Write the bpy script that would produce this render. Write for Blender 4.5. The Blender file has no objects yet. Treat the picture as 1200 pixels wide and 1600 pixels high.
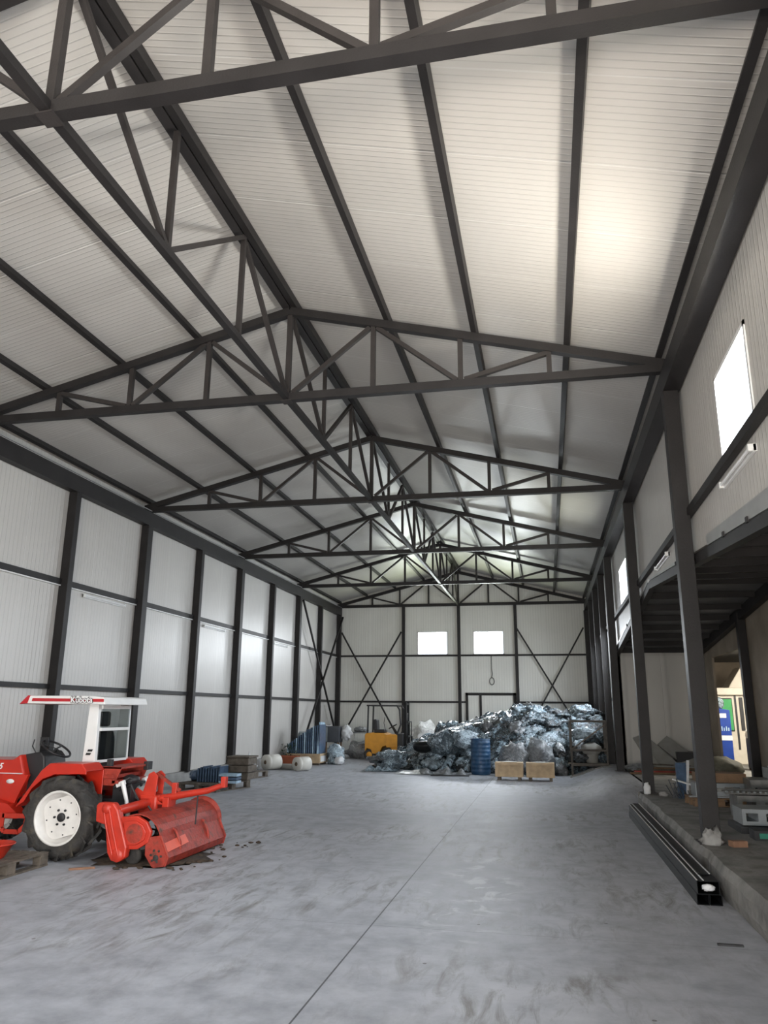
import bpy, bmesh, math, random
from mathutils import Vector, Matrix, noise
random.seed(7)
sc = bpy.context.scene
COL = sc.collection
PI = math.pi

# ------------------------------------------------------------------ materials
def new_mat(name):
    m = bpy.data.materials.new(name); m.use_nodes = True
    nt = m.node_tree; b = nt.nodes['Principled BSDF']
    return m, nt, b
def N(nt, t, **kw):
    n = nt.nodes.new(t)
    for k, v in kw.items():
        if k.startswith('i_'):
            n.inputs[k[2:].replace('_', ' ')].default_value = v
        else: setattr(n, k, v)
    return n
def L(nt, a, b): nt.links.new(a, b)
def math_n(nt, op, a, b=None, c=None):
    n = nt.nodes.new('ShaderNodeMath'); n.operation = op
    for i, v in enumerate((a, b, c)):
        if v is None: continue
        if isinstance(v, (int, float)): n.inputs[i].default_value = v
        else: nt.links.new(v, n.inputs[i])
    return n.outputs[0]
def ramp(nt, fac, stops):
    r = nt.nodes.new('ShaderNodeValToRGB')
    e = r.color_ramp.elements
    while len(e) < len(stops): e.new(0.5)
    for el, (p, c) in zip(e, stops):
        el.position = p; el.color = (c[0], c[1], c[2], 1)
    if fac is not None: nt.links.new(fac, r.inputs[0])
    return r.outputs[0]
def simple(name, col, rough=.5, metal=0., var=.12, scale=6., bump=.0, bscale=40., dirt=None, spec=.5):
    """plain material with a little procedural variation of colour and roughness"""
    m, nt, b = new_mat(name)
    tc = N(nt, 'ShaderNodeTexCoord'); no = N(nt, 'ShaderNodeTexNoise', i_Scale=scale, i_Detail=5.)
    L(nt, tc.outputs['Object'], no.inputs['Vector'])
    lo = [max(0, c*(1-var)) for c in col]; hi = [min(1, c*(1+var)) for c in col]
    stops = [(.3, lo), (.7, hi)]
    if dirt: stops = [(.3, lo), (.55, hi), (.72, dirt)]
    L(nt, ramp(nt, no.outputs['Fac'], stops), b.inputs['Base Color'])
    b.inputs['Roughness'].default_value = rough; b.inputs['Metallic'].default_value = metal
    b.inputs['Specular IOR Level'].default_value = spec
    if bump:
        n2 = N(nt, 'ShaderNodeTexNoise', i_Scale=bscale, i_Detail=6.); L(nt, tc.outputs['Object'], n2.inputs['Vector'])
        bp = N(nt, 'ShaderNodeBump', i_Strength=bump, i_Distance=.02)
        L(nt, n2.outputs['Fac'], bp.inputs['Height']); L(nt, bp.outputs[0], b.inputs['Normal'])
    return m
def panel_mat(name, axis, pitch, joint, col, rough=.38, bump=.5):
    """lightly ribbed painted sheet of a sandwich panel, ribs repeat along one axis"""
    m, nt, b = new_mat(name)
    tc = N(nt, 'ShaderNodeTexCoord'); sp = N(nt, 'ShaderNodeSeparateXYZ')
    L(nt, tc.outputs['Object'], sp.inputs[0])
    c = sp.outputs[axis]
    u = math_n(nt, 'FRACT', math_n(nt, 'DIVIDE', math_n(nt, 'ADD', c, 100.), pitch))
    tri = math_n(nt, 'ABSOLUTE', math_n(nt, 'SUBTRACT', u, .5))           # 0 centre .. .5 edge
    mr = N(nt, 'ShaderNodeMapRange', interpolation_type='SMOOTHSTEP'); L(nt, tri, mr.inputs['Value'])
    mr.inputs['From Min'].default_value = .36; mr.inputs['From Max'].default_value = .49
    v = math_n(nt, 'FRACT', math_n(nt, 'DIVIDE', math_n(nt, 'ADD', c, 100.), joint))
    tj = math_n(nt, 'ABSOLUTE', math_n(nt, 'SUBTRACT', v, .5))
    mj = N(nt, 'ShaderNodeMapRange'); L(nt, tj, mj.inputs['Value'])
    mj.inputs['From Min'].default_value = .5 - .012/joint; mj.inputs['From Max'].default_value = .5 - .004/joint
    h = math_n(nt, 'SUBTRACT', mr.outputs[0], math_n(nt, 'MULTIPLY', mj.outputs[0], 2.))
    bp = N(nt, 'ShaderNodeBump', i_Strength=bump, i_Distance=.006)
    L(nt, h, bp.inputs['Height'])
    # slow waviness of the thin sheet
    no = N(nt, 'ShaderNodeTexNoise', i_Scale=1.3, i_Detail=2.); L(nt, tc.outputs['Object'], no.inputs['Vector'])
    bp2 = N(nt, 'ShaderNodeBump', i_Strength=.25, i_Distance=.02); L(nt, no.outputs['Fac'], bp2.inputs['Height'])
    L(nt, bp2.outputs[0], bp.inputs['Normal']); L(nt, bp.outputs[0], b.inputs['Normal'])
    n3 = N(nt, 'ShaderNodeTexNoise', i_Scale=.7, i_Detail=4.); L(nt, tc.outputs['Object'], n3.inputs['Vector'])
    base = ramp(nt, n3.outputs['Fac'], [(.3, [x*.93 for x in col]), (.7, [min(1, x*1.04) for x in col])])
    mx = N(nt, 'ShaderNodeMix', data_type='RGBA'); L(nt, base, mx.inputs['A']); mx.inputs['B'].default_value = (col[0]*.6, col[1]*.6, col[2]*.6, 1)
    L(nt, math_n(nt, 'MULTIPLY', mr.outputs[0], .35), mx.inputs['Factor'])
    mx2 = N(nt, 'ShaderNodeMix', data_type='RGBA'); L(nt, mx.outputs['Result'], mx2.inputs['A'])
    mx2.inputs['B'].default_value = (.9, .9, .88, 1); L(nt, math_n(nt, 'MULTIPLY', mj.outputs[0], .22), mx2.inputs['Factor'])
    L(nt, mx2.outputs['Result'], b.inputs['Base Color'])
    b.inputs['Roughness'].default_value = rough
    b.inputs['Specular IOR Level'].default_value = .7
    return m

def floor_mat():
    m, nt, b = new_mat('concrete_floor')
    tc = N(nt, 'ShaderNodeTexCoord'); sp = N(nt, 'ShaderNodeSeparateXYZ'); L(nt, tc.outputs['Object'], sp.inputs[0])
    x, y = sp.outputs[0], sp.outputs[1]
    n1 = N(nt, 'ShaderNodeTexNoise', i_Scale=.35, i_Detail=6., i_Roughness=.6); L(nt, tc.outputs['Object'], n1.inputs['Vector'])
    n2 = N(nt, 'ShaderNodeTexNoise', i_Scale=3.5, i_Detail=8., i_Roughness=.65); L(nt, tc.outputs['Object'], n2.inputs['Vector'])
    mp = N(nt, 'ShaderNodeMapping'); mp.inputs['Scale'].default_value = (3., .8, 1.); L(nt, tc.outputs['Object'], mp.inputs['Vector'])
    mp.inputs['Rotation'].default_value = (0, 0, 1.2)
    n3 = N(nt, 'ShaderNodeTexNoise', i_Scale=2.2, i_Detail=9., i_Roughness=.7, i_Distortion=.6); L(nt, mp.outputs[0], n3.inputs['Vector'])
    a = math_n(nt, 'ADD', math_n(nt, 'MULTIPLY', n1.outputs['Fac'], .5), math_n(nt, 'MULTIPLY', n2.outputs['Fac'], .5))
    base = ramp(nt, a, [(.36, (.24, .25, .272)), (.5, (.375, .385, .42)), (.64, (.47, .485, .52))])
    # brown dirt patches
    d = ramp(nt, n3.outputs['Fac'], [(.48, (0, 0, 0)), (.66, (1, 1, 1))])
    dn = ramp(nt, n1.outputs['Fac'], [(.42, (0, 0, 0)), (.56, (1, 1, 1))])
    df = math_n(nt, 'MULTIPLY', math_n(nt, 'MULTIPLY', d, dn), .8)
    mx = N(nt, 'ShaderNodeMix', data_type='RGBA'); L(nt, df, mx.inputs['Factor']); L(nt, base, mx.inputs['A']); mx.inputs['B'].default_value = (.15, .14, .125, 1)
    # white scuffs around one patch of the floor
    dx = math_n(nt, 'SUBTRACT', x, -.75); dy = math_n(nt, 'SUBTRACT', y, 8.1)
    r2 = math_n(nt, 'ADD', math_n(nt, 'POWER', math_n(nt, 'DIVIDE', dx, .55), 2.), math_n(nt, 'POWER', math_n(nt, 'DIVIDE', dy, 2.4), 2.))
    msk = N(nt, 'ShaderNodeMapRange'); L(nt, r2, msk.inputs['Value']); msk.inputs['From Min'].default_value = 1.; msk.inputs['From Max'].default_value = .1
    n4 = N(nt, 'ShaderNodeTexNoise', i_Scale=2.6, i_Detail=8., i_Roughness=.6, i_Distortion=1.2); L(nt, tc.outputs['Object'], n4.inputs['Vector'])
    sc4 = ramp(nt, n4.outputs['Fac'], [(.55, (0, 0, 0)), (.62, (1, 1, 1))])
    wf = math_n(nt, 'MULTIPLY', math_n(nt, 'MULTIPLY', sc4, msk.outputs[0]), .75)
    mw = N(nt, 'ShaderNodeMix', data_type='RGBA'); L(nt, wf, mw.inputs['Factor']); L(nt, mx.outputs['Result'], mw.inputs['A']); mw.inputs['B'].default_value = (.6, .62, .64, 1)
    # saw-cut joints
    j1 = math_n(nt, 'LESS_THAN', math_n(nt, 'ABSOLUTE', math_n(nt, 'SUBTRACT', x, -1.45)), .006)
    j2 = math_n(nt, 'LESS_THAN', math_n(nt, 'ABSOLUTE', math_n(nt, 'SUBTRACT', y, 6.55)), .004)
    j2 = math_n(nt, 'MULTIPLY', j2, .35)
    j3 = math_n(nt, 'LESS_THAN', math_n(nt, 'ABSOLUTE', math_n(nt, 'SUBTRACT', y, 12.9)), .004)
    j3 = math_n(nt, 'MULTIPLY', j3, .3)
    jj = math_n(nt, 'MAXIMUM', math_n(nt, 'MULTIPLY', j1, .8), math_n(nt, 'MAXIMUM', j2, j3))
    mj = N(nt, 'ShaderNodeMix', data_type='RGBA'); L(nt, jj, mj.inputs['Factor']); L(nt, mw.outputs['Result'], mj.inputs['A']); mj.inputs['B'].default_value = (.02, .02, .02, 1)
    # small dark specks
    vo = N(nt, 'ShaderNodeTexVoronoi', i_Scale=2.2); L(nt, tc.outputs['Object'], vo.inputs['Vector'])
    sk = math_n(nt, 'LESS_THAN', vo.outputs['Distance'], .035)
    ms = N(nt, 'ShaderNodeMix', data_type='RGBA'); L(nt, math_n(nt, 'MULTIPLY', sk, .7), ms.inputs['Factor']); L(nt, mj.outputs['Result'], ms.inputs['A']); ms.inputs['B'].default_value = (.06, .05, .045, 1)
    L(nt, ms.outputs['Result'], b.inputs['Base Color'])
    rr = N(nt, 'ShaderNodeMapRange'); L(nt, n2.outputs['Fac'], rr.inputs['Value']); rr.inputs['To Min'].default_value = .42; rr.inputs['To Max'].default_value = .7
    L(nt, rr.outputs[0], b.inputs['Roughness'])
    bp = N(nt, 'ShaderNodeBump', i_Strength=.25, i_Distance=.01); L(nt, n2.outputs['Fac'], bp.inputs['Height']); L(nt, bp.outputs[0], b.inputs['Normal'])
    return m
def film_mat(name, dark, light, rough=.2, scale=7., thr=(.42, .62)):
    m, nt, b = new_mat(name)
    tc = N(nt, 'ShaderNodeTexCoord'); oi = N(nt, 'ShaderNodeObjectInfo')
    ad = N(nt, 'ShaderNodeVectorMath', operation='ADD'); L(nt, tc.outputs['Object'], ad.inputs[0])
    cmb = N(nt, 'ShaderNodeCombineXYZ'); L(nt, math_n(nt, 'MULTIPLY', oi.outputs['Random'], 37.), cmb.inputs[0]); L(nt, cmb.outputs[0], ad.inputs[1])
    n1 = N(nt, 'ShaderNodeTexNoise', i_Scale=scale, i_Detail=6., i_Roughness=.6, i_Distortion=1.5); L(nt, ad.outputs[0], n1.inputs['Vector'])
    n0 = N(nt, 'ShaderNodeTexNoise', i_Scale=scale*.3, i_Detail=2.); L(nt, ad.outputs[0], n0.inputs['Vector'])
    f = math_n(nt, 'ADD', math_n(nt, 'MULTIPLY', n1.outputs['Fac'], .6), math_n(nt, 'MULTIPLY', n0.outputs['Fac'], .4))
    f = math_n(nt, 'ADD', f, math_n(nt, 'MULTIPLY', math_n(nt, 'SUBTRACT', oi.outputs['Random'], .5), .12))
    L(nt, ramp(nt, f, [(thr[0], dark), (thr[1], light)]), b.inputs['Base Color'])
    b.inputs['Roughness'].default_value = rough; b.inputs['Specular IOR Level'].default_value = .8
    b.inputs['Coat Weight'].default_value = .6; b.inputs['Coat Roughness'].default_value = .08
    bp = N(nt, 'ShaderNodeBump', i_Strength=.9, i_Distance=.06); L(nt, n1.outputs['Fac'], bp.inputs['Height'])
    L(nt, bp.outputs[0], b.inputs['Normal']); L(nt, bp.outputs[0], b.inputs['Coat Normal'])
    return m
def glass_mat(name, tint=(1, 1, 1), refl=.04, rough=.02):
    m, nt, b = new_mat(name); nt.nodes.remove(b)
    out = nt.nodes['Material Output']
    t = N(nt, 'ShaderNodeBsdfTransparent'); t.inputs[0].default_value = (*tint, 1)
    g = N(nt, 'ShaderNodeBsdfGlossy'); g.inputs['Roughness'].default_value = rough
    fr = N(nt, 'ShaderNodeLayerWeight'); mx = N(nt, 'ShaderNodeMixShader')
    L(nt, math_n(nt, 'ADD', math_n(nt, 'MULTIPLY', math_n(nt, 'POWER', fr.outputs['Facing'], 5.), .8), refl), mx.inputs[0]); L(nt, t.outputs[0], mx.inputs[1]); L(nt, g.outputs[0], mx.inputs[2])
    L(nt, mx.outputs[0], out.inputs[0]); return m

M = {}
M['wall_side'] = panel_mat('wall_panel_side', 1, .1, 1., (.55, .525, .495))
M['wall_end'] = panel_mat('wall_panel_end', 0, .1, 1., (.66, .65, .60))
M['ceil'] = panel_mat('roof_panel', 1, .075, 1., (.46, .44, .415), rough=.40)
M['steel'] = simple('dark_grey_steel_paint', (.020, .018, .018), .5, 0, .18, 3., .1, 60, spec=.25)
M['steel_web'] = simple('grey_brown_steel_paint', (.031, .027, .026), .5, 0, .18, 4., .1, 60, spec=.25)
M['floor'] = floor_mat()
M['slab'] = simple('rough_concrete', (.17, .165, .155), .8, 0, .35, 2.5, .8, 14, dirt=(.11, .10, .09))
M['curb'] = simple('curb_concrete', (.28, .275, .265), .8, 0, .25, 3, .5, 20)
M['plaster'] = simple('brown_plaster', (.25, .205, .155), .85, 0, .22, 1.6, .4, 18)
M['annex_panel'] = panel_mat('old_white_panel', 0, .5, .98, (.50, .48, .44), rough=.5)
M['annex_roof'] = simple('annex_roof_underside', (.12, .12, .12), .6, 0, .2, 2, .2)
M['white_frame'] = simple('white_upvc', (.8, .8, .8), .35, 0, .03)
M['glass'] = glass_mat('window_glass')
M['white_metal'] = simple('white_enamel', (.72, .72, .71), .35, 0, .05)
M['flash'] = simple('galvanised_flashing', (.5, .5, .5), .32, .6, .1, 3, .1, 8)
M['red'] = simple('red_paint', (.47, .020, .008), .32, 0, .1, 5)
M['red_old'] = simple('worn_red_paint', (.27, .026, .014), .55, 0, .35, 9, .3, 30, dirt=(.075, .034, .022))
M['red_imp'] = simple('implement_red_paint', (.50, .032, .015), .4, 0, .15, 6)
M['red_pale'] = simple('fresh_red_paint', (.72, .10, .05), .5, 0, .1)
M['tyre'] = simple('tyre_rubber', (.030, .028, .026), .8, 0, .35, 8, .6, 30, dirt=(.07, .06, .045))
M['rim'] = simple('white_rim_paint', (.74, .72, .69), .4, 0, .08, 8)
M['black'] = simple('black_plastic', (.018, .018, .02), .5, 0, .2)
M['blackgloss'] = simple('black_paint', (.008, .009, .010), .4, 0, .2, spec=.2)
M['dark_glass'] = glass_mat('tinted_window', (.72, .75, .75), .10)
M['yellow'] = simple('orange_yellow_paint', (.62, .27, .02), .4, 0, .1)
M['wood'] = simple('pale_plywood', (.46, .34, .21), .7, 0, .2, 5, .2, 30)
M['oldwood'] = simple('weathered_wood', (.115, .095, .075), .85, 0, .4, 9, .5, 30)
M['brownwood'] = simple('brown_board', (.20, .12, .065), .75, 0, .2, 6, .2)
M['greyboard'] = simple('grey_board', (.27, .265, .245), .8, 0, .15, 3, .2)
M['terracotta'] = simple('terracotta_plastic', (.30, .075, .03), .6, 0, .1)
M['leaf'] = simple('dark_leaf', (.02, .045, .02), .5, 0, .5, 15)
M['bluepanel'] = simple('blue_panel_edge', (.065, .105, .17), .3, 0, .35, 9)
M['blue_light'] = simple('pale_blue_sheet', (.36, .50, .62), .35, 0, .2, 8)
M['bluebarrel'] = simple('blue_plastic', (.012, .05, .115), .38, 0, .2, 12, dirt=(.05, .10, .16))
M['film'] = film_mat('blue_grey_film', (.010, .017, .024), (.24, .33, .39), .16, 13., (.46, .64))
M['film_pale'] = film_mat('pale_film', (.03, .05, .065), (.50, .62, .70), .16, 13., (.44, .64))
M['film_grey'] = film_mat('grey_film', (.10, .11, .12), (.34, .35, .36), .3)
M['film_dark'] = film_mat('dark_film', (.006, .007, .009), (.06, .075, .085), .25)
M['white_film'] = film_mat('white_film', (.50, .50, .48), (.92, .92, .90), .3)
M['bag'] = simple('white_sack', (.66, .67, .68), .55, 0, .1, 5, .5, 15)
M['khaki'] = simple('khaki_tarpaulin', (.15, .14, .10), .7, 0, .35, 5, .6, 9)
M['roll'] = simple('white_roll', (.56, .54, .49), .55, 0, .06, 6)
M['card'] = simple('brown_core', (.16, .11, .07), .8)
M['cab'] = simple('grey_cabinet', (.055, .06, .07), .45, 0, .15)
M['cabside'] = simple('light_grey_cabinet', (.25, .27, .28), .45, 0, .1)
M['alu'] = simple('grey_machined_metal', (.20, .20, .19), .45, .5, .25, 8, .2)
M['rust'] = simple('rusty_dark_steel', (.075, .065, .055), .65, .2, .35, 9, .3)
M['green'] = simple('green_plastic', (.03, .22, .15), .4, 0, .2)
M['cream'] = simple('cream_machine_paint', (.66, .60, .50), .45, 0, .06)
M['greenglass'] = simple('green_window', (.10, .42, .16), .15, 0, .1)
M['blue'] = simple('blue_cabinet_paint', (.012, .045, .26), .4, 0, .1)
M['brick'] = simple('brick_piece', (.24, .13, .08), .85, 0, .2, 12)
M['soil'] = simple('dried_soil', (.055, .038, .026), .95, 0, .4, 14, .6)
M['grass'] = simple('grass_ground', (.14, .30, .05), .9, 0, .4, 2)
M['yard'] = simple('pale_yard_concrete', (.60, .59, .55), .9, 0, .1, 1)
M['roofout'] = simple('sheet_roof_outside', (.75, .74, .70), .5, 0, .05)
M['decal_w'] = simple('white_letters', (.8, .8, .8), .5, 0, .02)
M['decal_k'] = simple('black_letters', (.01, .01, .01), .5, 0, .02)
M['decal_r'] = simple('dark_red_stripe', (.42, .012, .02), .4, 0, .05)

# ------------------------------------------------------------------ mesh helper
class MB:
    def __init__(s): s.v = []; s.f = []; s.sm = []
    def add(s, vs, fs, smooth=False):
        o = len(s.v); s.v += [tuple(v) for v in vs]
        for f in fs: s.f.append([i+o for i in f]); s.sm.append(smooth)
        return s
    def box(s, x0, x1, y0, y1, z0, z1):
        vs = [(x, y, z) for x in (x0, x1) for y in (y0, y1) for z in (z0, z1)]
        return s.add(vs, [(0, 1, 3, 2), (4, 6, 7, 5), (0, 4, 5, 1), (2, 3, 7, 6), (0, 2, 6, 4), (1, 5, 7, 3)])
    def obox(s, c, ax, ay, az, sx, sy, sz):
        c = Vector(c); vs = []
        for i in (-.5, .5):
            for j in (-.5, .5):
                for k in (-.5, .5): vs.append(c + ax*i*sx + ay*j*sy + az*k*sz)
        return s.add(vs, [(0, 1, 3, 2), (4, 6, 7, 5), (0, 4, 5, 1), (2, 3, 7, 6), (0, 2, 6, 4), (1, 5, 7, 3)])
    def bar(s, a, b, w, h, up=(0, 0, 1)):
        """rectangular bar a-b; w across, h along up"""
        a = Vector(a); b = Vector(b); d = (b-a); l = d.length; d.normalize()
        up = Vector(up); sd = d.cross(up)
        if sd.length < 1e-4: sd = d.cross(Vector((1, 0, 0)))
        sd.normalize(); u = sd.cross(d)
        return s.obox((a+b)/2, d, sd, u, l, w, h)
    def tube(s, pts, r, n=10, closed=False, cap=True):
        pts = [Vector(p) for p in pts]; rs = r if isinstance(r, (list, tuple)) else [r]*len(pts)
        vs = []; m = len(pts); ref = None
        for i, p in enumerate(pts):
            if closed: d = pts[(i+1) % m]-pts[i-1]
            else: d = pts[min(i+1, m-1)]-pts[max(i-1, 0)]
            d.normalize()
            if ref is None:
                ref = d.cross(Vector((0, 0, 1)))
                if ref.length < .1: ref = d.cross(Vector((0, 1, 0)))
            ref = (ref - d*ref.dot(d)).normalized(); o = d.cross(ref)
            for k in range(n):
                a = 2*PI*k/n; vs.append(p+(ref*math.cos(a)+o*math.sin(a))*rs[i])
        fs = []
        for i in range(m if closed else m-1):
            for k in range(n):
                a = i*n+k; b = i*n+(k+1) % n; c = ((i+1) % m)*n+(k+1) % n; d = ((i+1) % m)*n+k
                fs.append((a, b, c, d))
        s.add(vs, fs, True)
        if cap and not closed:
            s.add(vs[:n], [tuple(range(n))[::-1]]); s.add(vs[-n:], [tuple(range(n))])
        return s
    def lathe(s, prof, c, axis='z', n=32, smooth=True):
        """prof: list of (r, t) along axis from centre c"""
        c = Vector(c)
        ax = {'x': (Vector((1, 0, 0)), Vector((0, 1, 0)), Vector((0, 0, 1))), 'y': (Vector((0, 1, 0)), Vector((1, 0, 0)), Vector((0, 0, 1))),
              'z': (Vector((0, 0, 1)), Vector((1, 0, 0)), Vector((0, 1, 0)))}[axis] if isinstance(axis, str) else axis
        vs = []
        for r, t in prof:
            for k in range(n):
                a = 2*PI*k/n; vs.append(c+ax[0]*t+(ax[1]*math.cos(a)+ax[2]*math.sin(a))*r)
        fs = []
        for i in range(len(prof)-1):
            for k in range(n): fs.append((i*n+k, i*n+(k+1) % n, (i+1)*n+(k+1) % n, (i+1)*n+k))
        return s.add(vs, fs, smooth)
    def prism(s, poly, a0, a1, axis='y'):
        """poly in the plane normal to axis: y -> (x,z), x -> (y,z), z -> (x,y)"""
        def P(p, t): return {'y': (p[0], t, p[1]), 'x': (t, p[0], p[1]), 'z': (p[0], p[1], t)}[axis]
        n = len(poly); vs = [P(p, a0) for p in poly]+[P(p, a1) for p in poly]
        fs = [tuple(range(n)), tuple(range(2*n-1, n-1, -1))]+[(i, i+n, (i+1) % n+n, (i+1) % n) for i in range(n)]
        return s.add(vs, fs)
    def blob(s, c, r, amp=.25, freq=2., seed=0, sub=3, flat=None, rot=0):
        bm = bmesh.new(); bmesh.ops.create_icosphere(bm, subdivisions=sub, radius=1.)
        R = Matrix.Rotation(rot, 3, 'Z'); off = Vector((seed*7.3, seed*3.1, seed*1.7)); vs = []
        for v in bm.verts:
            p = v.co.copy(); d = noise.noise(p*freq+off)+.5*noise.noise(p*freq*2.3+off)+.3*abs(noise.noise(p*freq*5+off))
            q = p*(1+amp*d); q = Vector((q.x*r[0], q.y*r[1], q.z*r[2]))
            if flat is not None: q.z = max(q.z, flat)
            vs.append(R @ q+Vector(c))
        fs = [tuple(v.index for v in f.verts) for f in bm.faces]; bm.free()
        return s.add(vs, fs, True)
    def build(s, name, mat, parent=None, bevel=0., origin=None):
        me = bpy.data.meshes.new(name); o = bpy.data.objects.new(name, me); COL.objects.link(o)
        w = Vector((0, 0, 0))
        if parent is not None:
            o.parent = parent; p = parent
            while p is not None: w += p.location; p = p.parent
        if origin is not None: o.location = Vector(origin)-w; w = Vector(origin)
        me.from_pydata([Vector(v)-w for v in s.v], [], s.f); me.update()
        for p, q in zip(me.polygons, s.sm): p.use_smooth = q
        bm = bmesh.new(); bm.from_mesh(me); bmesh.ops.recalc_face_normals(bm, faces=bm.faces); bm.to_mesh(me); bm.free()
        me.materials.append(M[mat] if isinstance(mat, str) else mat)
        if bevel:
            b = o.modifiers.new('bevel', 'BEVEL'); b.width = bevel; b.segments = 2; b.limit_method = 'ANGLE'
        return o
def tag(o, label, cat, group=None, kind=None):
    o['label'] = label; o['category'] = cat
    if group: o['group'] = group
    if kind: o['kind'] = kind
    return o
def thing(name, label, cat, loc=(0, 0, 0), group=None):
    o = bpy.data.objects.new(name, None); COL.objects.link(o); o.location = loc; o.empty_display_size = .1
    return tag(o, label, cat, group)
def structure(o): o['kind'] = 'structure'; return o
def copy_tree(o, parent=None):
    c = o.copy(); COL.objects.link(c)
    if parent is not None: c.parent = parent
    for ch in [k for k in COL.objects if k.parent == o]: copy_tree(ch, c)
    return c
def text(name, body, size, mat, parent, loc, rot, extr=.002, shear=0., align='LEFT', bold=0.):
    cu = bpy.data.curves.new(name, 'FONT'); cu.body = body; cu.size = size; cu.extrude = extr; cu.shear = shear; cu.align_x = align; cu.offset = bold
    t = bpy.data.objects.new(name+'_src', cu); COL.objects.link(t)
    bpy.context.view_layer.update()
    me = bpy.data.meshes.new_from_object(t.evaluated_get(bpy.context.evaluated_depsgraph_get()))
    bpy.data.objects.remove(t); bpy.data.curves.remove(cu)
    o = bpy.data.objects.new(name, me); COL.objects.link(o); me.materials.clear(); me.materials.append(M[mat])
    w = Vector((0, 0, 0)); o.parent = parent; p = parent
    while p is not None: w += p.location; p = p.parent
    o.location = Vector(loc)-w; o.rotation_euler = rot
    return o

# ------------------------------------------------------------------ main dimensions
XL, XR = -8.25, 1.60            # inner faces of the side columns
WL, WR = -8.43, 1.80            # inner faces of the side wall panels
YB = 30.98                      # back wall
YF = -1.45                       # front wall, behind the camera
XC = -3.36; S = 5.3475; Y1 = 9.40
HB = 5.87; HA = 7.19            # bottom chord / apex of top chord
EZ0, EZ1 = 5.53, 5.80
def ty(k): return Y1+(k-1)*S
SL = (HA-5.93)/(XR-XC)
def topz(x): return HA-abs(x-XC)*SL

# ------------------------------------------------------------------ setting
def wall_holes(axis, t0, t1, u0, u1, z0, z1, holes):
    cu = lambda v: min(u1, max(u0, v)); cz = lambda v: min(z1, max(z0, v))
    us = sorted({u0, u1, *[cu(h[0]) for h in holes], *[cu(h[1]) for h in holes]}); zs = sorted({z0, z1, *[cz(h[2]) for h in holes], *[cz(h[3]) for h in holes]})
    mb = MB()
    for a, b in zip(us, us[1:]):
        for c, d in zip(zs, zs[1:]):
            um, zm = (a+b)/2, (c+d)/2
            if any(h[0] < um < h[1] and h[2] < zm < h[3] for h in holes): continue
            if axis == 'x': mb.box(t0, t1, a, b, c, d)
            else: mb.box(a, b, t0, t1, c, d)
    return mb
W_R = [(1.1, 2.3, 4.03, 4.93), (6.42, 7.66, 4.03, 4.93), (16.85, 18.5, 4.03, 4.93), (21.5, 22.5, 2.2, 3.85), (23.2, 25.0, 2.2, 3.85), (26.0, 27.7, 2.2, 3.85)]  # first and the three low ones are added to let daylight in
W_F_ADDED = [(-5.06, -3.82, 4.25, 5.2), (-2.80, -1.58, 4.25, 5.2)]  # unseen windows, added to light the hall from the front
W_B = [(-5.06, -3.82, 3.85, 4.80), (-2.80, -1.58, 3.85, 4.80)]
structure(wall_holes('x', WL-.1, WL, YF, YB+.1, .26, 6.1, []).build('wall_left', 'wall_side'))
# right wall: full height beyond the annex, above the annex roof elsewhere
def annex_z(y):                                # underside of the annex roof at its edge
    return 3.74-.083*abs(y-13.4)
mb = wall_holes('x', WR, WR+.1, YF, YB, 3.95, 6.1, W_R)
lo = wall_holes('x', WR, WR+.1, 20.95, YB, .30, 3.95, W_R); mb.add(lo.v, lo.f)
pts = [(y, annex_z(y)+.1) for y in (4.2, 13.4, 20.95)]
mb.prism([(4.2, 3.95), (20.95, 3.95)]+[pts[2], pts[1], pts[0]], WR, WR+.1, 'x')
mb.box(WR, WR+.1, YF, 4.2, 0, 3.95)
structure(mb.build('wall_right', 'wall_side'))
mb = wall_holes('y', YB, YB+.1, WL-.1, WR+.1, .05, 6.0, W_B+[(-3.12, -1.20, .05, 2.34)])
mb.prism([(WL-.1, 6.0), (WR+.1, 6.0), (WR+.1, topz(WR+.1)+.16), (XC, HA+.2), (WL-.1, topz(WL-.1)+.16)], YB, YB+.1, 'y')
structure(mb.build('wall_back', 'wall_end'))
mb = wall_holes('y', YF-.1, YF, WL-.1, WR+.1, .0, 6.0, [(-3.4, .9, 0, 3.8)]+W_F_ADDED)  # gate opening and front windows are unseen, added to let light in
mb.prism([(WL-.1, 6.0), (WR+.1, 6.0), (WR+.1, topz(WR+.1)+.16), (XC, HA+.2), (WL-.1, topz(WL-.1)+.16)], YF-.1, YF, 'y')
structure(mb.build('wall_front', 'wall_end'))
PH = .10; CZ = .06+PH
mb = MB()
for sx in (-1, 1):
    xe = WR+.45 if sx > 0 else WL-.45
    z0, z1 = HA+CZ, topz(xe)+CZ
    mb.prism([(XC, z0), (xe, z1), (xe, z1+.08), (XC, z0+.08)], YF-.5, YB+.4, 'y')
structure(mb.build('ceiling', 'ceil'))

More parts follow.
